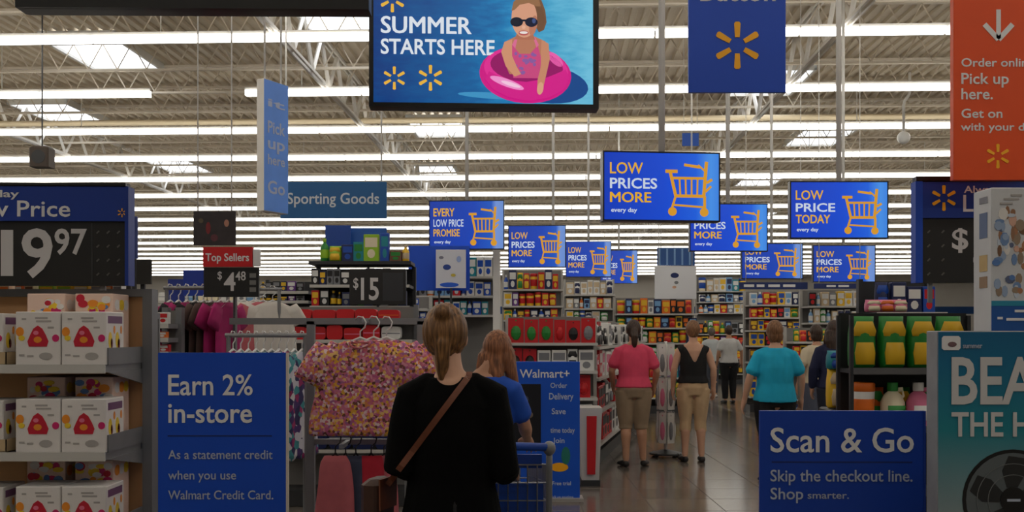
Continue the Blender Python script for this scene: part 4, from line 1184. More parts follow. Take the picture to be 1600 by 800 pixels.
for k,(px,dd,py,lab) in enumerate(((563,5.52,532,'pink and yellow floral top at the front of the rack'),(584,5.60,531,'pink and yellow floral top second on the rack arm'),(604,5.68,531,'pink and yellow floral top at the back near the woman\'s arm'))):
    garment((PX(px,dd),dd,PZ(py,dd)),0.0,'floral_top',lab,FLORAL,0.21,0.275,0.51,0.024,k+2,0.22,'floral tops on the rack',HANG_W,PNKF)
low = [(524,5.55,PNKF,0.085,0.13,'long rose pink skirt left under the floral tops'),(556,5.62,DENIM,0.07,0.10,'slate grey skirt under the floral tops'),(580,5.62,REDF,0.07,0.10,'red skirt under the floral tops beside the shoulder bag'),(600,5.66,PNKF,0.06,0.10,'second rose skirt under the floral tops, nearest the bag'),(540,5.70,BLKF,0.07,0.10,'black skirt behind the rose skirt')]
for k,(px,dd,m_,ws,wh,lab) in enumerate(low):
    garment((PX(px,dd),dd,PZ(712,dd)),0.1*(k%2),'skirt',lab,m_,ws,wh,0.62,0.03,k+11,None,'skirts under the floral tops',HANG_B)
# --- edge-on clothes left of the post
d = 6.4
zr = PZ(524,d)
t = thing('clothes_rack','low grey rack of printed clothes behind the Earn sign','clothes rack',(0,d,0))
xa, xb = PX(352,d), PX(482,d)
MB().tube([(xa,0,zr),(xb,0,zr)],0.014,8).build('top_rail', RACKM, t)
for x in (xa+0.02,xb-0.02):
    MB().tube([(x,0,0),(x,0,zr)],0.014,8).build('post', RACKM, t); MB().box(x-0.015,-0.25,0,x+0.015,0.25,0.025).build('foot', RACKM, t)
cl = [MAGF,PURP,WHITEF,PURP,TEALF,DENIM,PURP,MAGF,TEALF,PURP]; cn = ['magenta','purple print','white','purple print','grey teal','slate','purple print','magenta','grey teal','purple print']
for k in range(10):
    px = 364+12*k
    garment((PX(px,d),d,zr-0.102),math.radians(76+R.uniform(-4,4)),'hanging_blouse','%s blouse, %s from left on the rack behind Earn sign' % (cn[k],ORD[k]),cl[k],0.19,0.21,0.66,0.02,k+20,0.2,'blouses behind the Earn sign',HANG_W)
# --- magenta and dark clothes beside the endcap
d = 7.2
zr = PZ(450,d)
t = thing('clothes_rack','rack of magenta and black clothes beside the endcap','clothes rack',(0,d,0))
xa, xb = PX(256,d), PX(372,d)
MB().tube([(xa,0,zr),(xb,0,zr)],0.014,8).build('top_rail', RACKM, t)
for x in (xa+0.02,xb-0.02):
    MB().tube([(x,0,0),(x,0,zr)],0.014,8).build('post', RACKM, t); MB().box(x-0.015,-0.25,0,x+0.015,0.25,0.025).build('foot', RACKM, t)
cl = [MAGF,BLKF,MAGF,BLKF,BRNF,BRNF,MAGF,MAGF]; cn = ['magenta','black','magenta','black','brown','brown','magenta','magenta']
for k in range(8):
    px = 266+13*k
    garment((PX(px,d),d,zr-0.102),math.radians(72+R.uniform(-5,5)),'hanging_dress','%s dress, %s from left on the rack beside the endcap' % (cn[k],ORD[k]),cl[k],0.17,0.20,0.9,0.024,k+40,0.16,'dresses beside the endcap',HANG_W)
# --- white blouses
d = 8.2
zr = PZ(452,d)
t = thing('clothes_rack','rack of white blouses below the red price sign','clothes rack',(0,d,0))
xa, xb = PX(352,d), PX(440,d)
MB().tube([(xa,0,zr),(xb,0,zr)],0.014,8).build('top_rail', RACKM, t)
for x in (xa+0.02,xb-0.02):
    MB().tube([(x,0,0),(x,0,zr)],0.014,8).build('post', RACKM, t); MB().box(x-0.015,-0.25,0,x+0.015,0.25,0.025).build('foot', RACKM, t)
for k in range(5):
    garment((PX(366+15*k,d),d,zr-0.102),math.radians(30+R.uniform(-14,14)),'hanging_blouse','%s blouse, %s from left below the red price sign' % ('white' if k != 3 else 'rose',ORD[k]),WHITEF if k != 3 else PNKF,0.17,0.20,0.62,0.035,k+60,0.16,'white blouses',HANG_W)
# --- boxed goods tower by the endcap upright
gondola((PX(252,6.6),6.6,0),0.0,22/F*6.6,PZ(484,6.6),0.25,[PZ(506,6.6),PZ(528,6.6),PZ(550,6.6),0.8,0.3],'slim tower of small orange boxes beside the endcap',
        [('carton','orange','white'),('carton','white','red'),('carton','red','white')],'slim tower',0.07,71)
# --- folded red and orange shirts
d = 9.0
gondola((PX(530,d),d,0),0.0,228/F*d,PZ(478,d),0.4,[PZ(500,d),PZ(531,d),0.9,0.5],'white shelf of folded red and orange shirts',
        {0:[('folded','red','orange'),('folded','orange','red'),('folded','red','red')],1:[('folded','red','pink'),('folded','red','red'),('folded','white','grey')],2:[('folded','white','grey'),('folded','black','grey')],3:[('folded','navy','grey')]},'shirt shelf',0.17,72)
# ================================================================== PEOPLE
def remeshed(mb, name, m, voxel, smooth=4, disp=None, cut=None, flat_iter=0):
    me = mb.mesh(name, m)
    ob = bpy.data.objects.new('tmp_remesh', me); C.objects.link(ob)
    md = ob.modifiers.new('r','REMESH'); md.mode = 'VOXEL'; md.voxel_size = voxel; md.use_smooth_shade = True
    if smooth:
        sm = ob.modifiers.new('s','SMOOTH'); sm.factor = 0.5; sm.iterations = smooth
    dg = bpy.context.evaluated_depsgraph_get()
    out = bpy.data.meshes.new_from_object(ob.evaluated_get(dg))
    bpy.data.objects.remove(ob); bpy.data.meshes.remove(me)
    out.name = name
    out.materials.clear(); out.materials.append(m)
    if disp:
        ns = [v.normal.copy() for v in out.vertices]
        for v, nn in zip(out.vertices, ns): v.co += nn*disp(v.co, nn)
    if cut:
        bm = bmesh.new(); bm.from_mesh(out)
        bmesh.ops.delete(bm, geom=[v for v in bm.verts if cut(v.co)], context='VERTS')
        for _ in range(8):
            mv = {}
            for v in bm.verts:
                if v.is_boundary:
                    nb = [e.other_vert(v).co for e in v.link_edges if e.is_boundary]
                    if len(nb) == 2: mv[v] = v.co*0.5+(nb[0]+nb[1])*0.25
            for v, q in mv.items(): v.co = q
        bm.to_mesh(out); bm.free()
    out.polygons.foreach_set('use_smooth', [True]*len(out.polygons)); out.update()
    return out
def chain(mb, pts, rads, n=16):
    """tube with rounded ends"""
    pts = [Vector(p) for p in pts]; rads = [r if isinstance(r,(tuple,list)) else (r,r) for r in rads]
    a = pts[0] + (pts[0]-pts[1]).normalized()*min(rads[0])*0.6
    b_ = pts[-1] + (pts[-1]-pts[-2]).normalized()*min(rads[-1])*0.6
    P_ = [a]+pts+[b_]; Q = [(rads[0][0]*0.55,rads[0][1]*0.55)]+rads+[(rads[-1][0]*0.55,rads[-1][1]*0.55)]
    mb.tube(P_, Q, n)
def lerp(a, b_, t_): return tuple(a[i]+(b_[i]-a[i])*t_ for i in range(3))
def hand(mb, w, dirv, side, curl):
    """palm, four bent fingers and a thumb; dirv along the hand, side towards the thumb, curl = bend direction"""
    w = Vector(w); dirv = Vector(dirv).normalized(); side = Vector(side); side = (side-dirv*side.dot(dirv)).normalized(); curl = Vector(curl).normalized()
    palm = w+dirv*0.045
    mb.tube([w-dirv*0.02, w+dirv*0.01, palm, w+dirv*0.088], [0.026,0.030,(0.040,0.022),(0.040,0.018)], 12, up=side)
    for i, (o_, L_) in enumerate(((0.032,0.070),(0.011,0.080),(-0.011,0.074),(-0.031,0.058))):
        b0 = w+dirv*0.080+side*o_
        p1 = b0+dirv*L_*0.42+side*o_*0.25+curl*0.006; p2 = p1+dirv*L_*0.30+side*o_*0.15+curl*L_*0.20; p3 = p2+dirv*L_*0.18+curl*L_*0.24
        mb.tube([b0,p1,p2,p3],[0.0095,0.009,0.0085,0.007],8)
    t0 = w+dirv*0.025+side*0.030; t1 = t0+dirv*0.030+side*0.024+curl*0.008; t2 = t1+dirv*0.028+side*0.008+curl*0.012
    mb.tube([t0,t1,t2],[0.013,0.011,0.009],8)
SKIN = mat('skin_light',(206,160,134),0.55,var=0.05,vscale=10)
SKIN2 = mat('skin_tanned',(190,142,114),0.55,var=0.05,vscale=10)
def rig(**k):
    """joint positions for a 1.65 m figure facing +y; override by keyword"""
    g = dict(hipw=0.092, shw=0.168, lean=0.0,
             elL=(-0.235,-0.03,1.09), wrL=(-0.245,0.05,0.86), elR=(0.235,-0.03,1.09), wrR=(0.245,0.05,0.86),
             knL=(-0.088,0.015,0.475), anL=(-0.085,-0.01,0.085), knR=(0.088,0.015,0.475), anR=(0.085,-0.01,0.085),
             w=1.0, shz=0.0, head=(0.0,0.02,0.0), toeL=(-0.02,0.15), toeR=(0.02,0.15))
    g.update(k); return g
def body_mesh(g, skin, voxel):
    mb = MB(); w = g['w']
    chain(mb, [(0,0,0.80),(0,-0.005,0.90),(0,0,1.02),(0,0.005,1.18),(0,-0.005,1.31),(0,-0.008,1.385)],
          [(0.145*w,0.10*w),(0.168*w,0.115*w),(0.132*w,0.092*w),(0.146*w,0.10*w),(0.150,0.088),(0.085,0.06)], 20)
    hx, hy, hz = g['head']
    chain(mb, [(0,-0.008,1.37),(hx*0.5,0.0,1.44),(hx,hy+0.0,1.50+hz)], [0.056,0.050,0.055], 14)
    c = (hx, hy+0.008, 1.548+hz)
    mb.blob(c, (0.072,0.092,0.104), 20, 14)
    mb.blob((c[0],c[1]+0.035,c[2]-0.055),(0.050,0.050,0.050),14,10)              # jaw
    mb.blob((c[0],c[1]+0.098,c[2]-0.010),(0.012,0.018,0.022),10,8)               # nose
    mb.blob((c[0],c[1]+0.082,c[2]-0.052),(0.022,0.010,0.008),10,6)               # lips
    for s in (-1,1):
        mb.blob((c[0]+s*0.074,c[1]-0.005,c[2]-0.012),(0.010,0.020,0.030),10,8)   # ears
        mb.blob((c[0]+s*0.030,c[1]+0.084,c[2]+0.022),(0.018,0.008,0.006),8,6)    # brows
    for s, el, wr, kn, an, toe in ((-1,'elL','wrL','knL','anL','toeL'),(1,'elR','wrR','knR','anR','toeR')):
        sh = (s*g['shw'],-0.005,1.302+g['shz']); E = g[el]; Wr = g[wr]
        chain(mb, [(s*0.085,-0.005,1.35), sh, lerp(sh,E,0.35), lerp(sh,E,0.8), E, lerp(E,Wr,0.3), lerp(E,Wr,0.75), Wr],
              [0.038,0.046*w,0.046*w,0.040*w,0.038,0.040,0.030,0.025], 12)
        dv = Vector(Wr)-Vector(E)
        hand(mb, Wr, dv, (-s*0.25,1,0) if abs(dv.normalized().y) < 0.8 else (-s,0,0.2), (-s,0.15,-0.1) if abs(dv.normalized().y) < 0.8 else (0,0.1,-1))
        hp = (s*g['hipw'],0,0.86); Kn = g[kn]; An = g[an]
        chain(mb, [hp, lerp(hp,Kn,0.35), lerp(hp,Kn,0.8), Kn, tuple(Vector(lerp(Kn,An,0.28))+Vector((0,-0.016,0))), lerp(Kn,An,0.7), An],
              [(0.098*w,0.10*w),(0.088*w,0.09*w),0.064*w,0.056*w,0.057*w,0.042,0.036], 14)
        tx, ty = g[toe]
        chain(mb, [(An[0],An[1]-0.035,An[2]-0.045),(An[0]+tx*0.4,An[1]+ty*0.4,An[2]-0.05),(An[0]+tx,An[1]+ty,An[2]-0.06)], [(0.030,0.030),(0.040,0.030),(0.036,0.020)], 10)
    return remeshed(mb, 'body', skin, voxel, 3)
def shirt_mesh(g, m, hem, sleeve, loose, voxel=0.011, hemw=None, cut=None, top=1.385, seed=0, fold=0.006, sl_end=None):
    mb = MB(); w = g['w']; L = loose
    pts = [(0,0,hem)]; rad = [((hemw or 0.172*w)+L+(0.010 if hem > 0.82 else 0), 0.118*w+L+(0.012 if hem > 0.82 else 0))]
    for z, rx, ry in ((0.90,0.172,0.118),(1.02,0.146,0.102),(1.18,0.150,0.105),(1.30,0.148,0.094)):
        if z > hem+0.05:
            f_ = w if z < 1.25 else 1.0
            q = rx*f_+L
            if hemw and z < 1.1: q = max(q, hemw+L-(z-hem)*0.12)
            pts.append((0,-0.003,z)); rad.append((q, ry*f_+L))
    pts.append((0,-0.008,top)); rad.append((0.092+L*0.3,0.066+L*0.3))
    mb.tube(pts, rad, 24)
    for s, el, wr in ((-1,'elL','wrL'),(1,'elR','wrR')):
        sh = (s*g['shw'],-0.005,1.300+g['shz']); E = g[el]; Wr = g[wr]
        l2 = L*0.6+0.004
        if sleeve == 'long':
            chain(mb, [(s*0.07,-0.005,1.352+g['shz']*0.9), sh, lerp(sh,E,0.4), E, lerp(E,Wr,0.4), lerp(E,Wr,0.92)], [0.034+l2,0.047*w+l2,0.048*w+l2,0.046+l2,0.042+l2,0.032+l2], 14)
        elif sleeve == 'short':
            chain(mb, [(s*0.07,-0.005,1.352+g['shz']*0.9), sh, lerp(sh,E,0.4), lerp(sh,E,0.72)], [0.034+l2,0.047*w+l2,0.048*w+l2,0.050*w+l2], 14)
        elif sleeve == 'cap':
            chain(mb, [(s*0.07,-0.005,1.352), (s*g['shw']*0.92,-0.005,1.305)], [0.034+l2,0.046+l2], 14)
    def disp(p_, n_):
        q = noise.noise(Vector((p_.x*9+seed, p_.y*9, p_.z*3.5)))+0.5*noise.noise(Vector((p_.x*22, p_.y*22+seed, p_.z*9)))
        return fold*q
    return remeshed(mb, 'shirt', m, voxel, 3, disp, cut)
def trouser_mesh(g, m, end, loose, waist=1.0, voxel=0.011, seed=0):
    mb = MB(); w = g['w']; L = loose
    mb.tube([(0,0,0.79),(0,-0.006,0.88),(0,-0.004,waist)], [(0.150*w+L,0.108*w+L),(0.172*w+L,0.122*w+L),(0.142*w+L,0.10*w+L)], 22)
    for s, kn, an in ((-1,'knL','anL'),(1,'knR','anR')):
        hp = (s*g['hipw'],0,0.86); Kn = g[kn]; An = g[an]
        P_ = [hp, lerp(hp,Kn,0.4), lerp(hp,Kn,0.85)]; Q = [0.100*w+L, 0.092*w+L, 0.070*w+L]
        if end < Kn[2]:
            P_ += [Kn, lerp(Kn,An,0.4)]; Q += [0.062*w+L, 0.060*w+L]
            if end < 0.25: P_.append((An[0],An[1],end)); Q.append(0.046+L)
            else: P_[-1] = lerp(Kn,An,(Kn[2]-end)/(Kn[2]-An[2]))
        else:
            P_ = [hp, lerp(hp,Kn,0.4), lerp(hp,Kn,(0.86-end)/(0.86-Kn[2]))]; Q[2] = 0.080*w+L
        mb.tube(P_, Q, 16)
    def disp(p_, n_): return 0.005*noise.noise(Vector((p_.x*12+seed, p_.y*12, p_.z*7)))
    return remeshed(mb, 'trousers', m, voxel, 2, disp)
def shoes(g, m, t, s=1.0):
    for an, toe in (('anL','toeL'),('anR','toeR')):
        A = g[an]; tx, ty = g[toe]; mb = MB()
        chain(mb, [(A[0],A[1]-0.045,A[2]-0.05),(A[0]+tx*0.45,A[1]+ty*0.45,A[2]-0.05),(A[0]+tx*1.05,A[1]+ty*1.08,A[2]-0.06)], [(0.038,0.036),(0.047,0.034),(0.042,0.022)], 14)
        part('shoe', remeshed(mb, 'shoe', m, 0.008, 2), t)
def hair_mesh(g, m, style, voxel=0.008, strands=0):
    hx, hy, hz = g['head']; c = Vector((hx, hy+0.008, 1.548+hz)); mb = MB()
    mb.blob((c.x,c.y-0.016,c.z+0.016),(0.084,0.094,0.106),20,14)
    if style == 'short':
        mb.blob((c.x,c.y-0.050,c.z-0.035),(0.062,0.050,0.060),14,10)
    elif style == 'bun':
        mb.blob((c.x,c.y-0.034,c.z-0.020),(0.068,0.058,0.066),16,10)
        mb.blob((c.x-0.004,c.y-0.085,c.z+0.085),(0.034,0.034,0.032),14,10)
        chain(mb, [(c.x-0.004,c.y-0.085,c.z-0.02),(c.x-0.006,c.y-0.082,c.z-0.08),(c.x-0.008,c.y-0.078,c.z-0.13),(c.x-0.008,c.y-0.082,c.z-0.17)],[0.030,0.026,0.020,0.008],12)
    elif style == 'pony':
        mb.blob((c.x,c.y-0.040,c.z-0.03),(0.066,0.060,0.066),16,10)
        chain(mb, [(c.x,c.y-0.09,c.z+0.01),(c.x,c.y-0.115,c.z-0.07),(c.x,c.y-0.110,c.z-0.15),(c.x,c.y-0.105,c.z-0.22)],[0.034,0.040,0.034,0.012],12)
    elif style == 'long':
        mb.blob((c.x,c.y-0.040,c.z-0.04),(0.082,0.066,0.09),16,10)
        chain(mb, [(c.x-0.02,c.y-0.06,c.z-0.02),(c.x-0.02,c.y-0.085,c.z-0.13),(c.x,c.y-0.09,c.z-0.24),(c.x+0.03,c.y-0.08,c.z-0.34)],[(0.080,0.05),(0.085,0.045),(0.075,0.038),(0.03,0.02)],16)
        chain(mb, [(c.x+0.06,c.y-0.01,c.z),(c.x+0.085,c.y-0.02,c.z-0.12),(c.x+0.10,c.y+0.0,c.z-0.24),(c.x+0.11,c.y+0.02,c.z-0.32)],[0.04,0.036,0.03,0.012],12)
        chain(mb, [(c.x-0.06,c.y-0.01,c.z),(c.x-0.085,c.y-0.02,c.z-0.12),(c.x-0.095,c.y+0.0,c.z-0.26)],[0.04,0.036,0.014],12)
    elif style == 'bob':
        mb.blob((c.x,c.y-0.040,c.z-0.045),(0.080,0.062,0.085),16,10)
    def disp(p_, n_):
        a = math.atan2(p_.x-c.x, -(p_.y-c.y))
        return 0.0035*noise.noise(Vector((a*9, p_.z*3, 1.0)))+0.003*noise.noise(Vector((p_.x*120, p_.y*120, p_.z*10)))
    def cut(p_): return p_.y > c.y+0.045 and p_.z < c.z+0.045
    return remeshed(mb, 'hair', m, voxel, 2, disp, cut)
def hair_mat(name, lo, hi):
    return mat_print(name, [lo, tuple((a+b_)//2 for a, b_ in zip(lo,hi)), hi], 60, 0.5, 'noise', (1.6,1.6,0.12))
EYE_W = mat('eye_white',(225,222,216),0.3); EYE_D = mat('eye_iris',(60,44,34),0.3)
def eyes(g, t):
    hx, hy, hz = g['head']; c = (hx, hy+0.008, 1.548+hz)
    for s in (-1,1):
        o = MB().blob((c[0]+s*0.030,c[1]+0.080,c[2]+0.006),(0.012,0.008,0.007),10,8).build('eye', EYE_W, t, True)
        MB().blob((c[0]+s*0.030,c[1]+0.0865,c[2]+0.006),(0.005,0.003,0.005),8,6).build('iris', EYE_D, o, True)
def person(label, px, d, H, rz, g, hair, hstyle, shirt, bottom, shoe=None, skin=SKIN, voxel=0.008, y=None):
    t = thing('person', label, 'person', (PX(px,d), d, 0), rz)
    s = H/1.65; t.scale = (s,s,s)
    part('body', body_mesh(g, skin, voxel), t)
    part('hair', hair_mesh(g, hair, hstyle), t)
    eyes(g, t)
    so = part('shirt', shirt_mesh(g, **shirt), t)
    if bottom: part(bottom.pop('name','trousers'), trouser_mesh(g, **bottom), t)
    if shoe: shoes(g, shoe, t)
    return t, so
H_BLOND = hair_mat('hair_dark_blond',(70,46,26),(166,118,68))
H_BROWN = hair_mat('hair_auburn',(92,54,32),(176,112,70))
H_DARK = hair_mat('hair_dark_brown',(36,24,18),(78,54,40))
H_LIGHT = hair_mat('hair_light_brown',(96,64,42),(160,114,76))
H_GREY = hair_mat('hair_grey_brown',(70,60,54),(120,106,96))
BLACKTOP = mat('black_knit',(5,5,6),0.95,spec=0.15,var=0.15,vscale=30,bump=0.3,bscale=300)
PINKTEE = mat('pink_tee',(222,72,104),0.85,var=0.06,vscale=10)
KHAKI = mat('khaki_cotton',(150,128,104),0.85,var=0.07,vscale=12)
BEIGE = mat('beige_cotton',(196,166,130),0.85,var=0.06,vscale=12)
TURQ = mat('turquoise_tee',(28,176,216),0.85,var=0.06,vscale=10)
BLUETEE = mat('blue_tee',(24,78,180),0.85,var=0.06,vscale=10)
WTEE = mat('white_tee',(208,208,208),0.85,var=0.04,vscale=10)
SHOE_D = mat('dark_shoe',(30,27,28),0.6); SHOE_W = mat('white_shoe',(200,200,200),0.6)
LEATHER = mat('brown_leather',(112,62,40),0.5,var=0.12,vscale=30)
# --- the woman in black in front
g = rig(w=1.0, elL=(-0.190,-0.05,1.075), wrL=(-0.13,0.22,1.04), elR=(0.195,-0.04,1.06), wrR=(0.20,0.25,1.02), shw=0.148, shz=0.026, hipw=0.10, head=(-0.025,0.02,0.0))
d = 3.7
t, so = person('woman in black long sleeved top with blond bun pushing a cart', 706, d, 1.625, 0.0, g, H_BLOND, 'bun',
     dict(m=BLACKTOP, hem=0.66, sleeve='long', loose=0.014, hemw=0.175, voxel=0.006, seed=3, fold=0.007, top=1.40, cut=lambda p_: p_.z > 1.372+1.6*(p_.x+0.006)**2/0.12+0.35*max(0,p_.y+0.02) and abs(p_.x+0.006) < 0.08),
     dict(m=mat('dark_trousers',(22,22,26),0.85), end=0.12, loose=0.008, waist=1.0), SHOE_D, SKIN, 0.0065)
bv = BVHTree.FromPolygons([v.co for v in so.data.vertices], [tuple(p_.vertices) for p_ in so.data.polygons])
sc_ = t.scale[0]
def surf(x, z, back=True):
    h_ = bv.ray_cast(Vector((x,-2 if back else 2,z)), Vector((0,1 if back else -1,0)))
    return h_[0] if h_[0] is not None else None
# the strap, lying on the back from right shoulder to left hip
xs_ = (731-706)/F*d/sc_
h0 = bv.ray_cast(Vector((xs_,-0.055,2)), Vector((0,0,-1)))[0]
a0 = (xs_, h0.z-0.003); a1 = ((606-706)/F*d/sc_, PZ(757,d)/sc_)
cen = []
for i in range(25):
    q = i/24; x = a0[0]+(a1[0]-a0[0])*q; z = a0[1]+(a1[1]-a0[1])*q
    p_ = surf(x, z)
    if p_ is None: p_ = Vector((x, cen[-1].y if cen else -0.05, z))
    cen.append(p_+Vector((0,-0.004,0)))
for k in range(2):
    cen = [cen[0]]+[(cen[i-1]+cen[i]*2+cen[i+1])/4 + Vector((0,-0.001,0)) for i in range(1,len(cen)-1)]+[cen[-1]]
top_ = cen[0]
front = []
for q in (0.0,0.25,0.5,0.75,1.0):
    x = top_.x - 0.02 - 0.20*q; z = 1.36-0.42*q; p_ = surf(x, z, False)
    if p_ is not None: front.append(p_+Vector((0,0.005,0)))
def tops(y_):
    h_ = bv.ray_cast(Vector((top_.x+0.006,y_,2)), Vector((0,0,-1)))
    return (h_[0] if h_[0] is not None else Vector((top_.x,y_,1.39)))+Vector((0,0,0.005))
crest = [tops(-0.04), tops(-0.015), tops(0.01)]
path = list(reversed(front))+list(reversed(crest))+cen
vs_, fs_ = [], []
for i, p_ in enumerate(path):
    tn = (path[min(i+1,len(path)-1)]-path[max(i-1,0)]).normalized()
    nrm = Vector((0,-1,0)) if i >= len(front)+3 else (Vector((0,1,0)) if i < len(front) else Vector((0,0,1)))
    sd = tn.cross(nrm).normalized()*0.011
    nn = nrm*0.0025
    vs_ += [p_-sd-nn, p_+sd-nn, p_+sd+nn, p_-sd+nn]
for i in range(len(path)-1):
    for k in range(4):
        a, b_ = i*4+k, i*4+(k+1)%4; fs_.append((a,b_,b_+4,a+4))
mb = MB(); mb.add(vs_, fs_)
bag = thing('shoulder_bag','brown leather crossbody bag on the woman in black','bag',t.location.copy()); bag.scale = t.scale
mb.build('strap', LEATHER, bag)
bx, by, bz = cen[-1].x-0.02, cen[-1].y-0.005, cen[-1].z
mb = MB(); mb.bbox(-0.075,-0.04,-0.22,0.075,0.04,0.0,0.02)
o = part('pouch', mb.mesh('pouch', mat('bag_leather',(66,40,30),0.5,var=0.15,vscale=20)), bag, (bx-0.022,by+0.05,bz+0.02), (0,0,1.25))
MB().prism([(-0.07,-0.11),(0.07,-0.11),(0.073,0.004),(-0.073,0.004)],-0.045,-0.039).build('flap', LEATHER, o)
# --- the long haired shopper beyond the cart
g = rig(head=(0.05,0.07,-0.03), elL=(-0.2,0.08,1.1), wrL=(-0.12,0.30,1.0), elR=(0.2,0.10,1.1), wrR=(0.14,0.32,1.0))
person('shopper in blue with long auburn hair beyond the cart', 758, 5.45, 1.56, -0.35, g, H_BROWN, 'long',
     dict(m=BLUETEE, hem=0.84, sleeve='short', loose=0.014, seed=5), dict(m=mat('dark_jeans',(34,40,60),0.85), end=0.12, loose=0.006), SHOE_W, SKIN2, 0.009)
# --- pink tee
g = rig(w=1.06, elL=(-0.25,0.0,1.09), wrL=(-0.22,0.14,0.92), elR=(0.26,-0.02,1.08), wrR=(0.25,0.12,0.90), knR=(0.09,0.03,0.475), anR=(0.11,0.02,0.085), anL=(-0.09,-0.04,0.085), toeL=(-0.05,0.14), toeR=(0.05,0.14))
person('woman in pink tee and khaki capri shorts with dark ponytail', 990, 11.7, 1.66, 0.0, g, H_DARK, 'pony',
     dict(m=PINKTEE, hem=0.90, sleeve='short', loose=0.018, seed=7), dict(m=KHAKI, end=0.42, loose=0.014, name='capri_shorts'), SHOE_D, SKIN2, 0.009)
# --- black open-back top
g = rig(w=1.0, elL=(-0.225,-0.01,1.09), wrL=(-0.23,0.04,0.86), elR=(0.235,-0.02,1.09), wrR=(0.245,0.03,0.86), anL=(-0.095,0.0,0.085), anR=(0.095,-0.02,0.085))
def vcut(p_): return (p_.y < 0.0 and p_.z > 1.17+abs(p_.x)*1.9 and abs(p_.x) < 0.13) or (p_.z > 1.36 and abs(p_.x) < 0.11)
person('woman in black V-back top and beige trousers with hair up', 1083, 12.1, 1.66, 0.0, g, H_LIGHT, 'short',
     dict(m=mat('black_jersey',(20,20,22),0.85), hem=0.93, sleeve='cap', loose=0.012, seed=9, cut=vcut), dict(m=BEIGE, end=0.36, loose=0.008, name='cropped_trousers'), SHOE_D, SKIN, 0.009)
# --- turquoise tee
g = rig(w=1.12, shw=0.165, elL=(-0.265,-0.03,1.08), wrL=(-0.31,0.02,0.84), elR=(0.265,-0.02,1.08), wrR=(0.275,0.04,0.86), hipw=0.10)
person('woman in turquoise tee and black trousers walking up the aisle', 1211, 10.4, 1.64, 0.0, g, H_LIGHT, 'bob',
     dict(m=TURQ, hem=0.84, sleeve='short', loose=0.022, seed=11), dict(m=mat('black_trousers',(18,18,22),0.85), end=0.10, loose=0.010), SHOE_D, SKIN, 0.009)
# --- far shoppers
g = rig(w=1.05, elR=(0.28,0.0,1.10), wrR=(0.30,0.05,0.88))
person('distant man in white tee and black trousers down the aisle', 1139, 22.0, 1.66, 0.1, g, H_DARK, 'short',
     dict(m=WTEE, hem=0.86, sleeve='short', loose=0.018, seed=13, voxel=0.014), dict(m=mat('black_trousers',(18,18,22),0.85), end=0.10, loose=0.012, voxel=0.014), SHOE_D, SKIN2, 0.011)
g = rig()
person('distant shopper in pale top just left of the white tee man', 1112, 24.0, 1.62, -0.2, g, H_GREY, 'short',
     dict(m=mat('pale_top',(190,196,198),0.85), hem=0.86, sleeve='short', loose=0.014, seed=15, voxel=0.014), dict(m=mat('grey_jeans',(70,74,84),0.85), end=0.10, loose=0.008, voxel=0.014), SHOE_W, SKIN, 0.011)
g = rig(w=1.05)
person('shopper in cream top and slate shorts right of turquoise woman', 1276, 13.4, 1.62, 0.25, g, H_DARK, 'bob',
     dict(m=mat('cream_top',(206,192,166),0.85), hem=0.88, sleeve='short', loose=0.016, seed=17, voxel=0.012), dict(m=mat('slate_shorts',(84,90,108),0.85), end=0.50, loose=0.014, voxel=0.012, name='shorts'), SHOE_D, SKIN2, 0.010)
g = rig(w=1.0)
person('shopper in navy top with long dark hair beside the bag rack', 1303, 12.2, 1.66, -0.2, g, H_DARK, 'long',
     dict(m=mat('navy_top',(24,30,64),0.85), hem=0.86, sleeve='long', loose=0.014, seed=19, voxel=0.012), dict(m=mat('navy_trousers',(28,32,48),0.85), end=0.10, loose=0.008, voxel=0.012), SHOE_D, SKIN2, 0.010)
g = rig()
person('far shopper in charcoal top between white tee and turquoise', 1172, 26.0, 1.62, 0.3, g, H_DARK, 'short',
     dict(m=mat('charcoal_top',(52,54,60),0.85), hem=0.86, sleeve='short', loose=0.014, seed=21, voxel=0.014), dict(m=mat('charcoal_jeans',(40,44,58),0.85), end=0.10, loose=0.008, voxel=0.014), SHOE_D, SKIN, 0.011)
g = rig()
person('far shopper in maroon top beside the turquoise sleeve', 1188, 28.0, 1.66, -0.3, g, H_GREY, 'short',
     dict(m=mat('maroon_top',(120,44,52),0.85), hem=0.86, sleeve='short', loose=0.014, seed=23, voxel=0.014), dict(m=mat('grey_jeans',(70,74,84),0.85), end=0.10, loose=0.008, voxel=0.014), SHOE_D, SKIN, 0.011)
# ================================================================== SHOPPING CART
cx, cy = -0.135, 4.12
t = thing('shopping_cart','wire shopping cart with blue plastic pushed by woman in black','shopping cart',(cx, cy, 0), 0.0)
CB = mat('cart_blue_plastic',(14,66,160),0.45)
hw = 0.285; L = 0.92; zt_, zb_ = 1.0, 0.52
frame = MB()
for s in (-1,1):
    frame.tube([(s*hw,0.0,1.075),(s*hw,0.01,0.98),(s*hw,0.03,0.62),(s*hw*0.94,0.06,0.30),(s*hw*0.9,0.08,0.16)],0.013,8)
    frame.tube([(s*hw*0.9,0.08,0.20),(s*hw*0.72,0.88,0.18)],0.013,8)
frame.tube([(-hw*0.72,0.88,0.18),(hw*0.72,0.88,0.18)],0.012,8)
frame.build('frame', STEEL, t, True)
MB().tube([(-hw,-0.01,1.075),(0,-0.02,1.085),(hw,-0.01,1.075)],0.017,10).build('handle', CB, t, True)
for s in (-1,1): MB().blob((s*hw,0.0,1.07),(0.026,0.03,0.03),10,8).build('handle_end', STEEL, t, True)
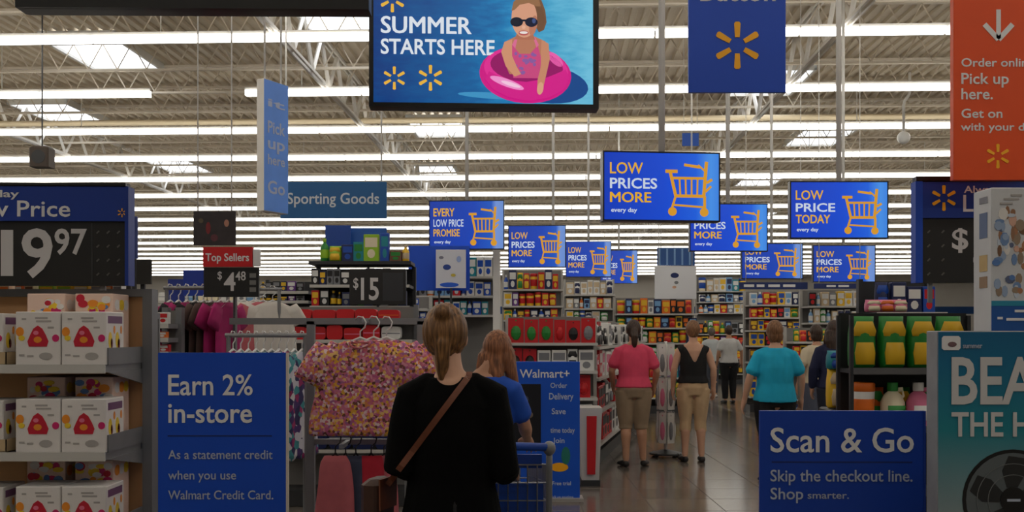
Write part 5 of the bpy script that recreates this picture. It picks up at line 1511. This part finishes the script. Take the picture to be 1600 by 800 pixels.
def wires(name, rows, cols, fn, m=CHROME, r=0.0032):
    mb = MB()
    for i in range(rows): mb.tube([fn(k/8, i/(rows-1)) for k in range(9)], r, 5)
    for j in range(cols): mb.tube([fn(j/(cols-1), k/4) for k in range(5)], r, 5)
    return mb.build(name, m, t)
wires('rear_gate', 7, 15, lambda u,v: (-hw*0.97+2*hw*0.97*u, 0.03+0.02*(1-v), 0.56+v*0.44))
wires('front_panel', 6, 11, lambda u,v: (-hw*0.76+2*hw*0.76*u, L-0.05+0.05*v, 0.50+v*0.40))
for s in (-1,1):
    wires('side_panel', 7, 19, lambda u,v,s=s: (s*(hw*0.98-(hw*0.22)*u), 0.03+u*(L-0.04), (0.56-0.06*u)+v*(0.44-0.04*u)))
wires('basket_floor', 7, 13, lambda u,v: ((-1+2*v)*(hw*0.94-hw*0.2*u), 0.04+u*(L-0.08), 0.555-0.055*u))
MB().box(-hw*0.92,0.055,0.60,hw*0.92,0.065,0.92).build('child_seat_flap', CB, t)
MB().box(-hw*0.9,0.07,0.76,hw*0.9,0.24,0.77).build('child_seat', CB, t)
MB().box(-hw*0.9,0.04,0.985,hw*0.9,0.055,1.04).build('handle_plate', CB, t)
mb = MB(); 
for k in range(5): mb.tube([(-hw*0.85+2*hw*0.85*k/4,0.1,0.19),(-hw*0.66+2*hw*0.66*k/4,0.86,0.18)],0.006,5)
mb.build('lower_tray', CHROME, t)
for s in (-1,1):
    for y_, k_ in ((0.09,0.9),(0.86,0.72)):
        w_ = MB(); w_.lathe([(0.0,-0.014),(0.055,-0.014),(0.06,-0.006),(0.06,0.006),(0.055,0.014),(0.0,0.014)],16)
        o = w_.build('wheel', mat('caster_rubber',(40,40,42),0.6), t, True, (s*hw*k_, y_, 0.06)); o.rotation_euler = (0,math.pi/2,0)
        f_ = MB(); f_.box(-0.022,-0.02,0.05,-0.016,0.02,0.17); f_.box(0.016,-0.02,0.05,0.022,0.02,0.17); f_.box(-0.022,-0.02,0.16,0.022,0.02,0.18)
        f_.build('wheel_fork', STEEL, t, False, (s*hw*k_, y_, 0))
# goods inside the cart
for k,(x_,y_,sh,c1,c2,w_,h_) in enumerate(((0.12,0.32,'carton','yellow','orange',0.14,0.20),(-0.02,0.40,'bag','orange','yellow',0.16,0.22),(0.10,0.55,'carton','blue','white',0.16,0.26),(-0.14,0.36,'bottle','light blue','white',0.09,0.26))):
    product(sh,c1,c2,(cx+x_,cy+y_,0.55),w_,0.12,h_,'%s and %s %s lying in the shopping cart' % (c1,c2,SHNAME[sh]))
